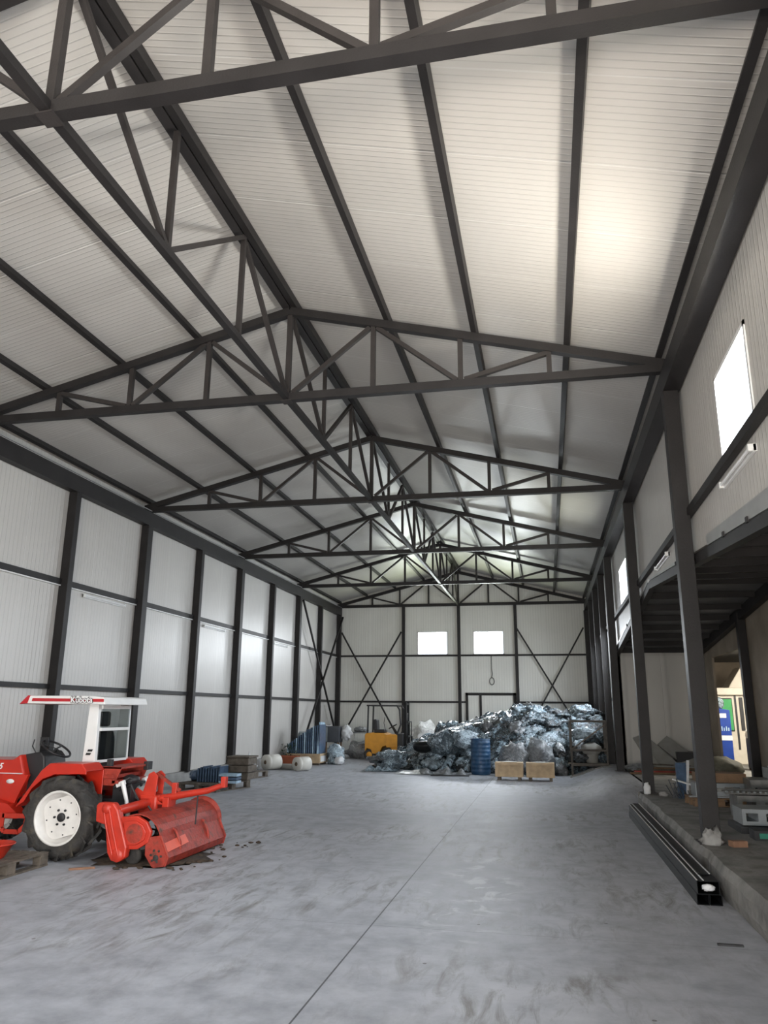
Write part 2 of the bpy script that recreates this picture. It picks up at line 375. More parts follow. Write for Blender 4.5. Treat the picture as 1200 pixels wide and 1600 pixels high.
# floor with a low ramp up to the raised slab on the right
def sm(t): t = max(0, min(1, t)); return t*t*(3-2*t)
def fh(x, y): return .30*sm((x-.35)/1.15)*sm((y-14.95)/1.3)
mb = MB(); xs = [WL-.1+i*(1.5-WL+.1)/40 for i in range(41)]+[1.6, 1.85]; ys = [YF-.2]+[0, 1, 5, 10, 14.0, 14.9]+[14.95+i*.15 for i in range(12)]+[17+i*1.0 for i in range(14)]+[YB+.1]
ys = sorted(set(ys)); nx = len(xs)
mb.add([(x, y, fh(x, y)) for y in ys for x in xs], [(j*nx+i, j*nx+i+1, (j+1)*nx+i+1, (j+1)*nx+i) for j in range(len(ys)-1) for i in range(nx-1)], True)
structure(mb.build('floor', 'floor'))
mb = MB()                                     # raised slab, its broken front edge
random.seed(3); n = 120; front = []
for i in range(n+1):
    y = YF+(14.95-YF)*i/n; front.append((1.50+.035*noise.noise(Vector((y*1.3, 0, 0)))+.02*noise.noise(Vector((y*7, 3, 0))), y))
ztop = .30; vs = []
for x, y in front: vs += [(x+.03, y, 0), (x, y, .1), (x+.005+.02*noise.noise(Vector((y*3, 1, 2))), y, .22), (x+.045, y, ztop), (WR+.02, y, ztop+.002)]
fs = [(i*5+k, (i+1)*5+k, (i+1)*5+k+1, i*5+k+1) for i in range(n) for k in range(4)]
mb.add(vs, fs)
mb.add([(1.5, 14.95, 0), (1.5, 14.95, ztop), (WR, 14.95, ztop), (WR, 14.95, 0)], [(0, 1, 2, 3)])
mb.box(WR, 9.0, 3.0, 30.0, .1, ztop)
structure(mb.build('floor_raised', 'slab'))
structure(MB().box(WL, WL+.13, YF, YB, 0, .26).build('trim_1', 'curb'))
structure(MB().box(WL, WR, YB-.08, YB, 0, .12).build('trim_2', 'curb'))
# outside
structure(MB().box(-60, WL-.3, -40, 80, -.3, -.12).build('ground_west', 'grass'))
structure(MB().box(9.2, 60, -40, 80, -.3, -.12).build('ground_east', 'grass'))
structure(MB().box(WL-.3, 9.2, YB+.2, 80, -.3, -.12).build('ground_north', 'grass'))
structure(MB().box(WL-.3, 9.2, -40, YF-.1, -.3, -.02).build('ground_yard', 'yard'))

# annex under the low gabled roof
XA = 3.82
def az(y): return annex_z(y)
mb = MB()
for a, b in ((2.9, 13.4), (13.4, 21.0)):
    mb.prism([(a, az(a)+.12), (b, az(b)+.12), (b, az(b)+.2), (a, az(a)+.2)], WR+.1, 9.0, 'x')
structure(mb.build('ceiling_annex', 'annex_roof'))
mb = MB()
for a, b in ((2.9, 13.4), (13.4, 21.0)):
    mb.prism([(a, az(a)+.205), (b, az(b)+.205), (b, az(b)+.24), (a, az(a)+.24)], WR+.12, 9.0, 'x')
structure(mb.build('roof_annex', 'roofout'))
structure(MB().box(WR, XA-.02, 20.95, 21.05, .30, 3.3).build('wall_annex_back', 'annex_panel'))
mb = wall_holes('x', XA, XA+.05, 3.0, 21.0, .30, 3.2, [(16.12, 19.35, .3, 2.92)])
mb.prism([(3.0, 3.2), (21.0, 3.2), (20.99, 3.25), (13.4, 3.82), (4.2, 3.2)], XA, XA+.05, 'x')
structure(mb.build('wall_annex_side', 'plaster'))
structure(MB().box(WR, 9.0, 2.9, 3.0, .3, 4.0).build('wall_annex_front', 'plaster'))
mb = MB(); mb.box(XA+.14, 9.0, 27.5, 27.6, .3, 3.6); mb.box(8.9, 9.0, 3, 27.5, .3, 3.6); mb.box(XA+.0, XA+.05, 21.05, 27.5, .3, 3.6)
structure(mb.build('wall_far_room', 'plaster'))
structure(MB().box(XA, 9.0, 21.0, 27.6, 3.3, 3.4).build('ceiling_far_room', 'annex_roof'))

# windows
def window(nm, axis, t, u0, u1, z0, z1):
    f = MB(); d0, d1 = t-.012, t+.085; w = .045
    def bx(a, b, c, d):
        f.box(d0, d1, a, b, c, d) if axis == 'x' else f.box(a, b, d0, d1, c, d)
    bx(u0, u1, z0, z0+w); bx(u0, u1, z1-w, z1); bx(u0, u0+w, z0, z1); bx(u1-w, u1, z0, z1)
    fr = f.build(nm, 'white_frame'); structure(fr)
    p = MB(); a, b = u0+w, u1-w
    p.box(t+.03, t+.036, a, b, z0+w, z1-w) if axis == 'x' else p.box(a, b, t+.03, t+.036, z0+w, z1-w)
    p.build('pane', 'glass', fr)
for i, h in enumerate(W_B): window('window_%d' % (i+1), 'y', YB, *h)
for i, h in enumerate(W_R): window('window_%d' % (i+3), 'x', WR, *h)  # includes the four windows added for daylight
for i, h in enumerate(W_F_ADDED): window('window_%d' % (i+10), 'y', YF-.1, *h)  # unseen windows added for light
# door in the back wall
fr = MB(); y0, y1 = YB-.06, YB+.06
fr.box(-3.14, -3.04, y0, y1, .0, 2.38); fr.box(-1.28, -1.17, y0, y1, .0, 2.38); fr.box(-3.14, -1.17, y0, y1, 2.28, 2.38); fr.box(-2.60, -2.51, y0, y1, .0, 2.28)
dr = structure(fr.build('door_1', 'steel'))
MB().box(-3.04, -2.60, YB+.0, YB+.05, .02, 2.28).build('door_leaf', 'wall_end', dr)
MB().box(-2.51, -1.28, YB+.0, YB+.05, .02, 2.28).build('door_leaf', 'wall_end', dr)

# ------------------------------------------------------------------ steelwork
# roof trusses
def make_truss(label):
    t = thing('roof_truss', label, 'roof truss', (XC, 0, HB))
    hw = XR-XC
    MB().box(XC-hw-.13, XC+hw+.13, -.055, .055, HB-.06, HB+.05).build('bottom_chord', 'steel', t)
    for s_ in (-1, 1):
        MB().bar((XC, 0, HA), (XC+s_*(hw+.15), 0, topz(XC+hw+.15)), .11, .11).build('top_chord', 'steel', t)
    nd = [1.22, 2.42, 3.58]
    MB().box(XC-.035, XC+.035, -.035, .035, HB+.05, HA-.05).build('web_post', 'steel_web', t)
    for s_ in (-1, 1):
        X = [XC+s_*n for n in nd]
        for x in X: MB().box(x-.032, x+.032, -.032, .032, HB+.04, topz(x)-.05).build('web_post', 'steel_web', t)
        for a, b in (((XC+s_*.07, HB+.06), (X[0]-s_*.05, topz(X[0])-.06)), ((X[0]+s_*.05, topz(X[0])-.07), (X[1]-s_*.05, HB+.06)), ((X[1]+s_*.05, HB+.06), (X[2]-s_*.03, topz(X[2])-.07))):
            MB().bar((a[0], 0, a[1]), (b[0], 0, b[1]), .06, .06, (0, 1, 0)).build('web_diagonal', 'steel_web', t)
    MB().box(XC-.07, XC+.07, -.075, .075, HB-.072, HB-.06).build('joint_plate', 'steel_web', t)
    return t
names = ['behind the viewer', 'nearest dark steel roof truss, crossing the very top of the view', 'second dark steel roof truss from the viewer, spanning in front of the right post', 'third dark steel roof truss from the viewer, landing on the second right post', 'fourth dark steel roof truss from the viewer', 'fifth roof truss, last one before the back wall', 'roof truss set flat against the back wall above its windows']
t0 = make_truss(names[1]); t0.location.y = ty(0)
for k in (1, 2, 3, 4, 5):
    c = copy_tree(t0); c.location.y = ty(k) if k < 5 else YB-.08; c['label'] = names[k+1]
for o in [o for o in COL.objects if o.name.startswith('roof_truss')]: o['group'] = 'roof trusses'
# ridge trusses lengthwise between the roof trusses
def make_ridge(label):
    t = thing('ridge_truss', label, 'ridge truss', (XC, 0, HB), 'lengthwise trusses under the ridge')
    MB().box(XC-.04, XC+.04, .06, S-.06, HB-.05, HB+.03).build('bottom_chord', 'steel', t)
    a, b = S*.335, S*.665; zt = HA+.03; zb = HB+.02
    for y in (a, b): MB().box(XC-.028, XC+.028, y-.028, y+.028, zb, zt).build('web_post', 'steel_web', t)
    for p, q in (((.08, zt-.05), (a-.04, zb+.02)), ((a+.04, zb+.02), (b-.04, zt-.03)), ((b+.04, zt-.05), (S-.1, zb+.03))):
        MB().bar((XC, p[0], p[1]), (XC, q[0], q[1]), .055, .055, (1, 0, 0)).build('web_diagonal', 'steel_web', t)
    return t
rl = ['lengthwise ridge truss in the nearest bay, overhead at left', 'lengthwise ridge truss between the first and second cross trusses', 'lengthwise ridge truss between the second and third cross trusses', 'lengthwise ridge truss between the third and fourth cross trusses', 'lengthwise ridge truss between the fourth and fifth cross trusses', 'lengthwise ridge truss in the last bay, ending at the back wall']
r0 = make_ridge(rl[0]); r0.location.y = ty(-1)
for k in range(5):
    c = copy_tree(r0); c.location.y = ty(k); c['label'] = rl[k+1]
last = [c for c in COL.objects if c.parent == r0 and c.name.startswith('web_diagonal')][-1]; bpy.data.objects.remove(last)
# purlins
ordn = ['first', 'second', 'third', 'fourth']
def purlin(x, w, label, grp, z=None):
    sx = 1 if x > XC else -1
    zc = topz(x)+.055+PH/2
    ax = Vector((1, 0, -SL*sx)).normalized(); az_ = Vector((SL*sx, 0, 1)).normalized()
    o = MB().obox((x, (YF+YB)/2, zc), ax, Vector((0, 1, 0)), az_, w, YB-YF-.1, PH-.012).build('roof_purlin', 'steel', origin=(x, YF, zc))
    return tag(o, label, 'purlin', grp)
for sx, side in ((-1, 'left'), (1, 'right')):
    purlin(XC+sx*.068, .10, 'paired ridge beam on the %s of the dark gap, running to the back wall' % side, 'roof purlins')
    for i, dx in enumerate((1.42, 2.62, 3.82)):
        purlin(XC+sx*dx, .075, '%s dark roof purlin %s of the ridge beams' % (ordn[i], side), 'roof purlins')
    purlin(XC+sx*(XR-XC-.02), .075, 'dark roof purlin along the %s eave, above the wall beam' % side, 'roof purlins')
# eave beams
o = MB().box(XR-.02, XR+.18, YF, YB, EZ0, EZ1).build('eave_beam', 'steel', origin=(XR, YF, EZ0)); tag(o, 'deep black eave beam on top of the right posts', 'beam')
o = MB().box(XL-.16, XL+.0, YF, YB, EZ0-.03, EZ1).build('eave_beam', 'steel', origin=(XL, YF, EZ0)); tag(o, 'deep dark eave beam on top of the left wall columns', 'beam')
# columns
def column(x0, x1, yc, wy, zb, zt, label, plate=True, group='steel columns'):
    t = thing('steel_column', label, 'column', ((x0+x1)/2, yc, zb), group)
    MB().box(x0, x1, yc-wy/2, yc+wy/2, zb, zt).build('shaft', 'steel', t, .006)
    if plate:
        MB().box(x0-.05, x1+.05, yc-wy/2-.05, yc+wy/2+.05, zb, zb+.015).build('base_plate', 'steel_web', t)
    return t
for j, k in enumerate([0.5, 1, 1.5, 2, 2.5, 3, 3.5, 4, 4.5]):
    full = (k == int(k)); w = .2 if full else .14
    lab = ['left wall column at the frame edge near the tractor', 'left wall column just left of the tractor steering wheel', 'slim left wall column seen behind the tractor steering wheel', 'wide left wall column right behind the tractor canopy', 'slim left wall column behind the pallet of blue parts', 'wide left wall column beside the dark brown box', 'slim left wall column behind the white rolls', 'wide left wall column left of the cross bracing', 'slim left wall column in the middle of the cross bracing'][j]
    column(XL-.17, XL, ty(k), w, .26, EZ0-.03, lab, True)
column(XL-.17, XL, YB-.1, .2, .0, EZ0-.03, 'dark corner column where left and back walls meet', False)
column(XR-.02, XR+.16, ty(1), .18, .30, EZ0, 'nearest free-standing dark steel post on the raised slab')
column(XR-.02, XR+.16, ty(2), .18, .30, EZ0, 'second free-standing dark post, on the far end of the raised slab')
column(XR-.02, XR+.16, ty(3), .18, .29, EZ0, 'third dark post on the right, where the white annex panels begin')
for k, lab in ((3.5, 'slim right wall column just beyond the third post'), (4, 'wide right wall column behind the steel rack'), (4.5, 'slim right wall column nearest the back corner')):
    column(XR-.02, XR+.16, ty(k), .18 if k == 4 else .12, .29, EZ0, lab, False)
column(XR-.05, XR+.18, YB-.1, .2, .29, EZ0, 'dark corner column where right and back walls meet', False)
for x, lab in ((-5.62, 'slim back wall column behind the forklift'), (XC, 'middle back wall column between the two windows'), (-1.10, 'slim back wall column right of the door')):
    column(x-.06, x+.06, YB-.09, .12, .12, HB-.06, lab, False)
column(XA-.16, XA-.01, 15.95, .15, .30, az(15.95)+.02, 'black post beside the opening into the machine room')
# knee plates at the second post
# girts
def girt(a, b, w, h, label, grp='wall girts'):
    o = MB().bar(a, b, w, h).build('wall_girt', 'steel', origin=a); return tag(o, label, 'rail', grp)
girt((WL+.03, YF, 3.84), (WL+.03, YB, 3.84), .06, .10, 'upper dark rail along the left wall')
girt((WL+.03, YF, 2.02), (WL+.03, YB, 2.02), .06, .08, 'lower dark rail along the left wall, behind the tractor canopy')
girt((WL, YB-.03, 3.83), (WR, YB-.03, 3.83), .06, .07, 'upper dark rail across the back wall, under the windows')
girt((WL, YB-.03, 2.02), (-3.14, YB-.03, 2.02), .06, .07, 'lower dark rail on the back wall, left of the door')
girt((-1.17, YB-.03, 2.02), (WR, YB-.03, 2.02), .06, .07, 'lower dark rail on the back wall, right of the door')
girt((WR-.04, YF, 3.97), (WR-.04, YB, 3.97), .07, .09, 'dark rail along the right wall under the windows')
girt((WR-.03, 21.0, 2.02), (WR-.03, YB, 2.02), .05, .07, 'lower dark rail on the far right wall')
# bright capping strip under the upper left rail
o = MB().box(WL, WL+.05, YF, YB, 3.765, 3.785).build('capping_strip', 'white_metal', origin=(WL, YF, 3.77)); tag(o, 'thin pale strip right below the upper left wall rail', 'strip')
o = MB().box(XL-.0, XL+.025, YF, YB, EZ1+.012, EZ1+.03).build('capping_strip', 'flash', origin=(XL, YF, EZ1)); tag(o, 'thin pale strip along the top of the left eave beam', 'strip')
# bracing
def brace(pairs, label, w=.06, up=(0, 1, 0)):
    c = [sum((Vector(p) for pr in pairs for p in pr), Vector())/4][0]
    t = thing('cross_brace', label, 'brace', c, 'wall cross braces')
    for a, b in pairs: MB().bar(a, b, w, w, up).build('brace_bar', 'steel', t)
yb = YB-.19
brace([((-8.2, yb, 4.78), (-5.70, yb, .45)), ((-5.68, yb-.07, 4.78), (-8.2, yb-.07, .45))], 'steel cross bracing on the back wall, left side behind the forklift')
brace([((-1.05, yb, 4.85), (1.50, yb, .45)), ((1.50, yb-.07, 4.85), (-1.05, yb-.07, .45))], 'steel cross bracing on the back wall, above the plastic heap')
xb = XL+.035
brace([((xb, ty(4)+.1, 5.4), (xb, YB-.25, .3)), ((xb+.07, YB-.25, 5.4), (xb+.07, ty(4)+.1, .3))], 'steel cross bracing in the last bay of the left wall', .06, (1, 0, 0))
# edge beam, joists and flashing of the annex
t = thing('annex_edge_beam', 'grey steel edge beam rising to a peak under the right wall cladding', 'beam', (WR, 13.4, 3.7))
MB().bar((WR+.02, 4.3, az(4.3)-.0), (WR+.02, 13.4, az(13.4)), .10, .12).build('beam', 'steel', t)
MB().bar((WR+.02, 13.4, az(13.4)), (WR+.02, 20.95, az(20.95)), .10, .12).build('beam', 'steel', t)
t = thing('annex_rear_beam', 'long black beam over the opening to the machine room', 'beam', (XA-.06, 13.4, 3.6))
MB().bar((XA-.08, 4.3, az(4.3)-.02), (XA-.08, 13.4, az(13.4)-.02), .12, .2).build('beam', 'steel', t)
MB().bar((XA-.08, 13.4, az(13.4)-.02), (XA-.08, 20.95, az(20.95)-.02), .12, .2).build('beam', 'steel', t)
for i in range(16):
    y = 5.2+i*1.03
    if y > 20.9: break
    o = MB().box(WR+.08, XA-.15, y-.04, y+.04, az(y)-.0, az(y)+.11).build('roof_joist', 'steel', origin=(WR+.1, y, az(y)))
    tag(o, 'dark joist under the low annex roof, parallel to its neighbours', 'joist', 'joists under the annex roof')
t = thing('wall_flashing', 'galvanised flashing strip along the foot of the right wall cladding', 'flashing', (WR, 8, 3.4))
for a, b, h in ((4.3, 8.6, .20), (9.6, 13.3, .05), (13.5, 20.8, .05)):
    MB().prism([(a, az(a)+.07), (b, az(b)+.07), (b, az(b)+.07+h*.55), (a, az(a)+.07+h)], WR-.035, WR-.002, 'x').build('strip', 'flash', t)
for y in (6.9, 7.8, 10.6, 15.2, 17.3): MB().box(WR-.05, WR, y-.03, y+.03, az(y)+.05, az(y)+.10).build('clip', 'steel', t)

# tube lights on the walls
def tube_light(x, y0, y1, z, sx, label):
    t = thing('tube_light', label, 'light fitting', (x, y0, z), 'wall tube lights')
    MB().box(min(x, x+sx*.03), max(x, x+sx*.03), y0, y1, z-.035, z+.035).build('housing', 'white_metal', t, .004)
    MB().tube([(x+sx*.05, y0+.04, z), (x+sx*.05, y1-.04, z)], .016, 10).build('tube', 'white_frame', t)
    for y in (y0, y1-.04): MB().box(min(x, x+sx*.07), max(x, x+sx*.07), y, y+.04, z-.03, z+.03).build('end_cap', 'cabside' if 0 else 'white_metal', t)
tube_light(WR, 6.5, 7.65, 3.80, -1, 'long tube light under the nearest window on the right wall')
tube_light(WR, 11.2, 12.4, 3.84, -1, 'tube light on the right wall between the two free-standing posts')
tube_light(WL, 12.75, 14.2, 3.70, 1, 'tube light on the left wall above the tractor canopy, nearest one')
tube_light(WL, 18.0, 19.3, 3.70, 1, 'middle tube light on the left wall, above the pallets')
tube_light(WL, 23.2, 24.5, 3.70, 1, 'farthest tube light on the left wall')

# hanging loop on the back wall
t = thing('hanging_cable', 'thin cable with a loop hanging below the right back window', 'cable', (-2.1, YB-.06, 3.8))
MB().tube([(-2.09, YB-.05, 3.8), (-2.09, YB-.05, 3.3), (-2.06, YB-.05, 3.1), (-2.10, YB-.05, 2.95)], .012, 6).build('cable', 'black', t)
MB().tube([(-2.09+.09*math.cos(a), YB-.05, 2.82+.14*math.sin(a)) for a in [i*2*PI/20 for i in range(20)]], .014, 6, closed=True).build('loop', 'black', t)

# ------------------------------------------------------------------ tractor
TX = -5.43
def tyre(mb_t, c, R, r, w, lugs):
    y0 = c[1]-w/2; y1 = c[1]+w/2; prof = [(r, -w*.42), (r+.02, -w*.5), ((R+r)/2, -w*.56), (R-.055, -w*.5), (R-.035, -w*.38), (R-.028, 0), (R-.035, w*.38), (R-.055, w*.5), ((R+r)/2, w*.56), (r+.02, w*.5), (r, w*.42), (r-.004, w*.3), (r-.004, -w*.3), (r, -w*.42)]
    mb_t.lathe(prof, c, 'y', 48)
    for i in range(lugs):
        for sd in (-1, 1):
            a0 = 2*PI*(i+(.5 if sd > 0 else 0))/lugs; vs = []
            for j in range(5):
                t_ = j/4; a = a0+t_*2*PI/lugs*.95; yy = sd*(w*.06+t_*w*.5)
                rr = R if j < 4 else R-.07
                for da, dr in ((-.035, -.05), (-.026, 0.), (.026, 0.), (.035, -.05)):
                    rad = rr+dr
                    vs.append((c[0]+rad*math.cos(a+da), c[1]+yy, c[2]+rad*math.sin(a+da)))
            fs = [(j*4+k, j*4+k+1, j*4+k+5, j*4+k+4) for j in range(4) for k in range(3)]+[(0, 1, 2, 3), (16, 19, 18, 17)]
            mb_t.add(vs, fs)
TR = thing('tractor', 'small red tractor with white canopy parked facing left', 'tractor', (TX, 8.95, 0))
def wheel(nm, c, R, r, w, lugs, out, label=None):
    tm = MB(); tyre(tm, c, R, r, w, lugs); wh = tm.build(nm, 'tyre', TR)
    rm = MB(); s = out
    rm.lathe([(r+.012, s*w*.42), (r+.012, s*w*.46), (r-.008, s*w*.47), (r-.02, s*w*.38), (r-.03, s*w*.12), (r-.07, s*w*.05), (r-.07, s*w*.02), (r-.04, s*w*.0), (r-.04, -s*w*.4), (r+.0, -s*w*.42)], c, 'y', 40)
    rm.build('rim', 'rim', wh)
    # dished disc with flats
    dm = MB(); n = 32; R0 = r-.02; pr = []
    for k in range(n):
        a = 2*PI*k/n; q = (a+.5) % (2*PI/4)-PI/4; rad = min(R0-.015, (R0*.80)/math.cos(q) if abs(q) < PI/4 else R0)
        pr.append((c[0]+rad*math.cos(a), c[2]+rad*math.sin(a)))
    dm.prism(pr, c[1]+s*w*.08, c[1]+s*w*.13, 'y'); dm.build('wheel_disc', 'rim', wh)
    hb = MB(); hb.lathe([(0, s*w*.22), (r*.15, s*w*.22), (r*.17, s*w*.20), (r*.17, s*w*.1)], c, 'y', 18)
    for k in range(6):
        a = k*PI/3; hb.lathe([(0, s*w*.2), (.012, s*w*.2), (.014, s*w*.1)], (c[0]+r*.3*math.cos(a), c[1], c[2]+r*.3*math.sin(a)), 'y', 8)
    for k in range(8):
        a = k*PI/4+.2; hb.lathe([(0, s*w*.15), (.008, s*w*.15), (.009, s*w*.1)], (c[0]+r*.66*math.cos(a), c[1], c[2]+r*.66*math.sin(a)), 'y', 6)
    hb.build('hub', 'black', wh)
    return wh
wheel('rear_wheel', (TX-.03, 8.36, .455), .455, .285, .26, 14, -1)
wheel('rear_wheel', (TX-.03, 9.52, .455), .455, .285, .26, 14, 1)
wheel('front_wheel', (-6.98, 8.50, .30), .30, .18, .18, 14, -1)
wheel('front_wheel', (-6.98, 9.38, .30), .30, .18, .18, 14, 1)
MB().lathe([(0, -.5), (.06, -.5), (.06, .5), (0, .5)], (TX-.03, 8.94, .455), 'y', 14).build('rear_axle', 'black', TR)
MB().box(-7.1, -5.1, 8.78, 9.10, .35, .62).build('gearbox', 'black', TR, .02)
MB().box(-7.02, -6.94, 8.55, 9.33, .26, .34).build('front_axle', 'black', TR)
MB().prism([(-7.6, .6), (-7.62, .98), (-7.5, 1.03), (-6.40, 1.045), (-6.30, 1.11), (-6.22, .88), (-6.24, .62), (-6.35, .58)], 8.62, 9.26, 'y').build('hood', 'red', TR, .02)
MB().box(-6.9, -6.24, 8.595, 8.62, .885, .893).build('trim_strip', 'white_metal', TR)
MB().prism([(-6.48, .88), (-6.13, .88), (-6.25, .62), (-6.28, .54), (-6.50, .60)], 8.58, 8.63, 'y').build('side_panel', 'red', TR, .006)
MB().prism([(-6.50, .60), (-6.28, .56), (-6.10, .43), (-6.13, .40), (-6.55, .40)], 8.46, 8.64, 'y').build('foot_plate', 'red', TR, .004)
st = MB()
for a, b in (((-6.29, .46), (-6.29, .30)), ((-6.29, .30), (-6.25, .265)), ((-6.25, .265), (-6.06, .265)), ((-6.06, .265), (-5.98, .34)), ((-5.98, .34), (-5.96, .46)), ((-6.29, .44), (-5.98, .44))):
    st.bar((a[0], 8.42, a[1]), (b[0], 8.42, b[1]), .05, .016, (0, 1, 0))
st.build('step', 'red_imp', TR)
od = MB(); od.lathe([(0, -.006), (1, -.006), (1, 0)], (0, 0, 0), 'y', 24)
od.v = [(-6.36+v[0]*.052, 8.576+v[1], .80+v[2]*.026) for v in od.v]; od.build('badge', 'white_metal', TR)
text('lettering', '5', .10, 'decal_w', TR, (-6.575, 8.612, .935), (PI/2, 0, 0), .003, .35, bold=.002)
# dash and steering
MB().prism([(-6.33, 1.10), (-6.10, 1.14), (-6.04, 1.08), (-6.02, .96), (-6.16, .52), (-6.30, .52), (-6.22, .88)], 8.72, 9.16, 'y').build('dashboard', 'black', TR, .02)
ax = Vector((.50, 0, .86)).normalized(); cen = Vector((-6.03, 8.93, 1.165)); e1 = Vector((0, 1, 0)); e2 = ax.cross(e1)
sw = MB().tube([cen+(e1*math.cos(a)+e2*math.sin(a))*.185 for a in [i*2*PI/32 for i in range(32)]], .014, 8, closed=True)
for a in (0.3, 2.4, 4.5): sw.bar(cen, cen+(e1*math.cos(a)+e2*math.sin(a))*.18, .022, .012)
sw.build('steering_wheel', 'black', TR)
MB().tube([cen, cen-ax*.28], .022, 10).build('steering_column', 'black', TR)
# levers by the steering wheel
MB().tube([(-6.15, 8.75, 1.08), (-6.22, 8.72, 1.2), (-6.2, 8.72, 1.28)], .008, 6).build('lever', 'black', TR)
MB().box(-6.25, -6.14, 8.9, 8.92, 1.20, 1.30).build('mirror', 'black', TR)
MB().box(-6.2, -5.5, 8.62, 9.26, .60, .66).build('floor_plate', 'black', TR)
# seat seen through the rear window
MB().box(-5.72, -5.38, 8.74, 9.14, .86, .96).build('seat', 'black', TR, .03)
bk = MB(); bk.prism([(8.72, .92), (9.16, .92), (9.14, 1.3), (9.06, 1.42), (8.82, 1.42), (8.74, 1.3)], -5.43, -5.35, 'x'); bk.build('seat_backrest', 'black', TR, .03)
MB().box(-5.43, -5.36, 8.76, 9.02, 1.44, 1.62).build('headrest', 'black', TR, .03)
# fenders
for s, y0, y1 in ((-1, 8.24, 8.60), (1, 9.30, 9.66)):
    out = y0 if s < 0 else y1; inn = y1 if s < 0 else y0
    f = MB()
    prof = [(-6.00, .56), (-5.72, .955), (-5.62, 1.035), (-5.22, 1.035), (-5.15, .96)]
    for (a, b) in zip(prof, prof[1:]): f.bar((a[0], (y0+y1)/2, a[1]), (b[0], (y0+y1)/2, b[1]), y1-y0, .014)
    side = prof+[(-5.22, .83)]+[(TX+.46*math.cos(a), .455+.46*math.sin(a)) for a in [math.radians(q) for q in (65, 85, 105, 125, 145, 160)]]
    yo = out
    f.prism(prof+[(-5.15, .93), (-5.30, .93)]+[(TX-.03+.475*math.cos(a), .455+.475*math.sin(a)) for a in [math.radians(q) for q in (80, 100, 120, 140, 160)]], yo-.006, yo+.006, 'y')
    f.prism([(-6.0, .5)]+prof+[(-5.15, .6)], inn-.006, inn+.006, 'y')
    f.build('fender', 'red', TR, .004)
rd = MB(); rd.box(-5.42, -5.02, 8.60, 9.30, .86, .90); rd.prism([(-5.22, .99), (-4.93, .99), (-5.02, .78), (-5.25, .78)], 8.62, 8.64, 'y'); rd.prism([(-5.22, .99), (-4.93, .99), (-5.02, .78), (-5.25, .78)], 9.26, 9.28, 'y')
rd.box(-5.20, -4.93, 8.62, 9.28, .965, .99); rd.box(-5.05, -4.97, 8.62, 9.28, .80, .84)
rd.build('rear_deck', 'red_old', TR, .004)
MB().box(-4.96, -4.90, 9.18, 9.30, .92, 1.02).build('tail_lamp', 'black', TR, .006)
MB().box(-5.16, -5.1, 8.66, 8.72, .99, 1.07).build('tail_lamp', 'black', TR, .006)
# canopy posts, rear window
for y in (8.60, 9.30):
    MB().prism([(-5.43, 1.04), (-5.27, 1.04), (-5.28, 1.71), (-5.40, 1.71)], y-.03, y+.03, 'y').build('canopy_post', 'white_metal', TR, .004)
MB().box(-5.28, -5.25, 8.63, 9.27, 1.395, 1.43).build('window_bar', 'white_metal', TR)
rw = MB(); rw.box(-5.275, -5.255, 8.63, 9.27, 1.65, 1.69)
rw.build('window_rail', 'white_metal', TR)
MB().box(-5.275, -5.255, 8.63, 9.27, 1.03, 1.06).build('window_rail', 'white_metal', TR)
MB().box(-5.268, -5.262, 8.63, 9.27, 1.06, 1.65).build('rear_window', 'dark_glass', TR)
for k, (dx, z) in enumerate(((0, 1.16), (-.02, 1.12))):
    MB().prism([(-5.37+dx, z), (-5.31+dx, z), (-5.30+dx, z+.025), (-5.36+dx, z+.025)], 8.562, 8.569, 'y').build('decal', 'decal_k', TR)
# canopy
cn = MB().prism([(-6.24, 1.705), (-6.15, 1.80), (-5.3, 1.80), (-5.15, 1.785), (-5.12, 1.70)], 8.44, 9.46, 'y').build('canopy', 'white_metal', TR, .012)
MB().prism([(-6.10, 1.735), (-6.09, 1.77), (-5.14, 1.765), (-5.14, 1.73)], 8.432, 8.439, 'y').build('stripe', 'decal_r', TR)
MB().prism([(-6.26, 1.700), (-6.155, 1.803), (-6.13, 1.803), (-6.16, 1.71)], 8.43, 9.47, 'y').build('canopy_nose', 'decal_r', TR)
text('lettering', 'Kubota', .098, 'decal_k', TR, (-5.575, 8.431, 1.722), (PI/2, 0, 0), .0015, 0, bold=.008)
text('lettering', 'Kubota', .098, 'decal_w', TR, (-5.575, 8.428, 1.722), (PI/2, 0, 0), .0015, 0, bold=.0015)
# hydraulics, links
hy = MB(); hy.box(-5.12, -4.88, 8.78, 9.12, .45, .80); hy.tube([(-5.05, 8.7, .76), (-4.9, 8.75, .86), (-4.82, 8.9, .8), (-4.85, 9.0, .6)], .018, 8); hy.tube([(-5.05, 8.8, .7), (-4.85, 8.72, .78), (-4.78, 8.8, .6)], .014, 8); hy.blob((-4.93, 8.85, .83), (.1, .1, .06), .2, 2, 1, 2)
hy.build('hydraulic_block', 'black', TR, .01)
for y in (8.66, 9.2):
    MB().bar((-5.2, y, .42), (-4.72, y, .40), .03, .06).build('lower_link', 'black', TR)
    MB().tube([(-4.93, y, .82), (-4.86, y, .62), (-4.82, y, .44)], [.03, .022, .03], 8).build('lift_rod', 'white_metal', TR)
    MB().bar((-5.0, y, .78), (-4.90, y, .82), .04, .05).build('lift_arm', 'white_metal', TR)
MB().tube([(-4.92, 8.95, .66), (-4.68, 8.98, .76)], .075, 14).build('shaft_guard', 'cabside', TR)

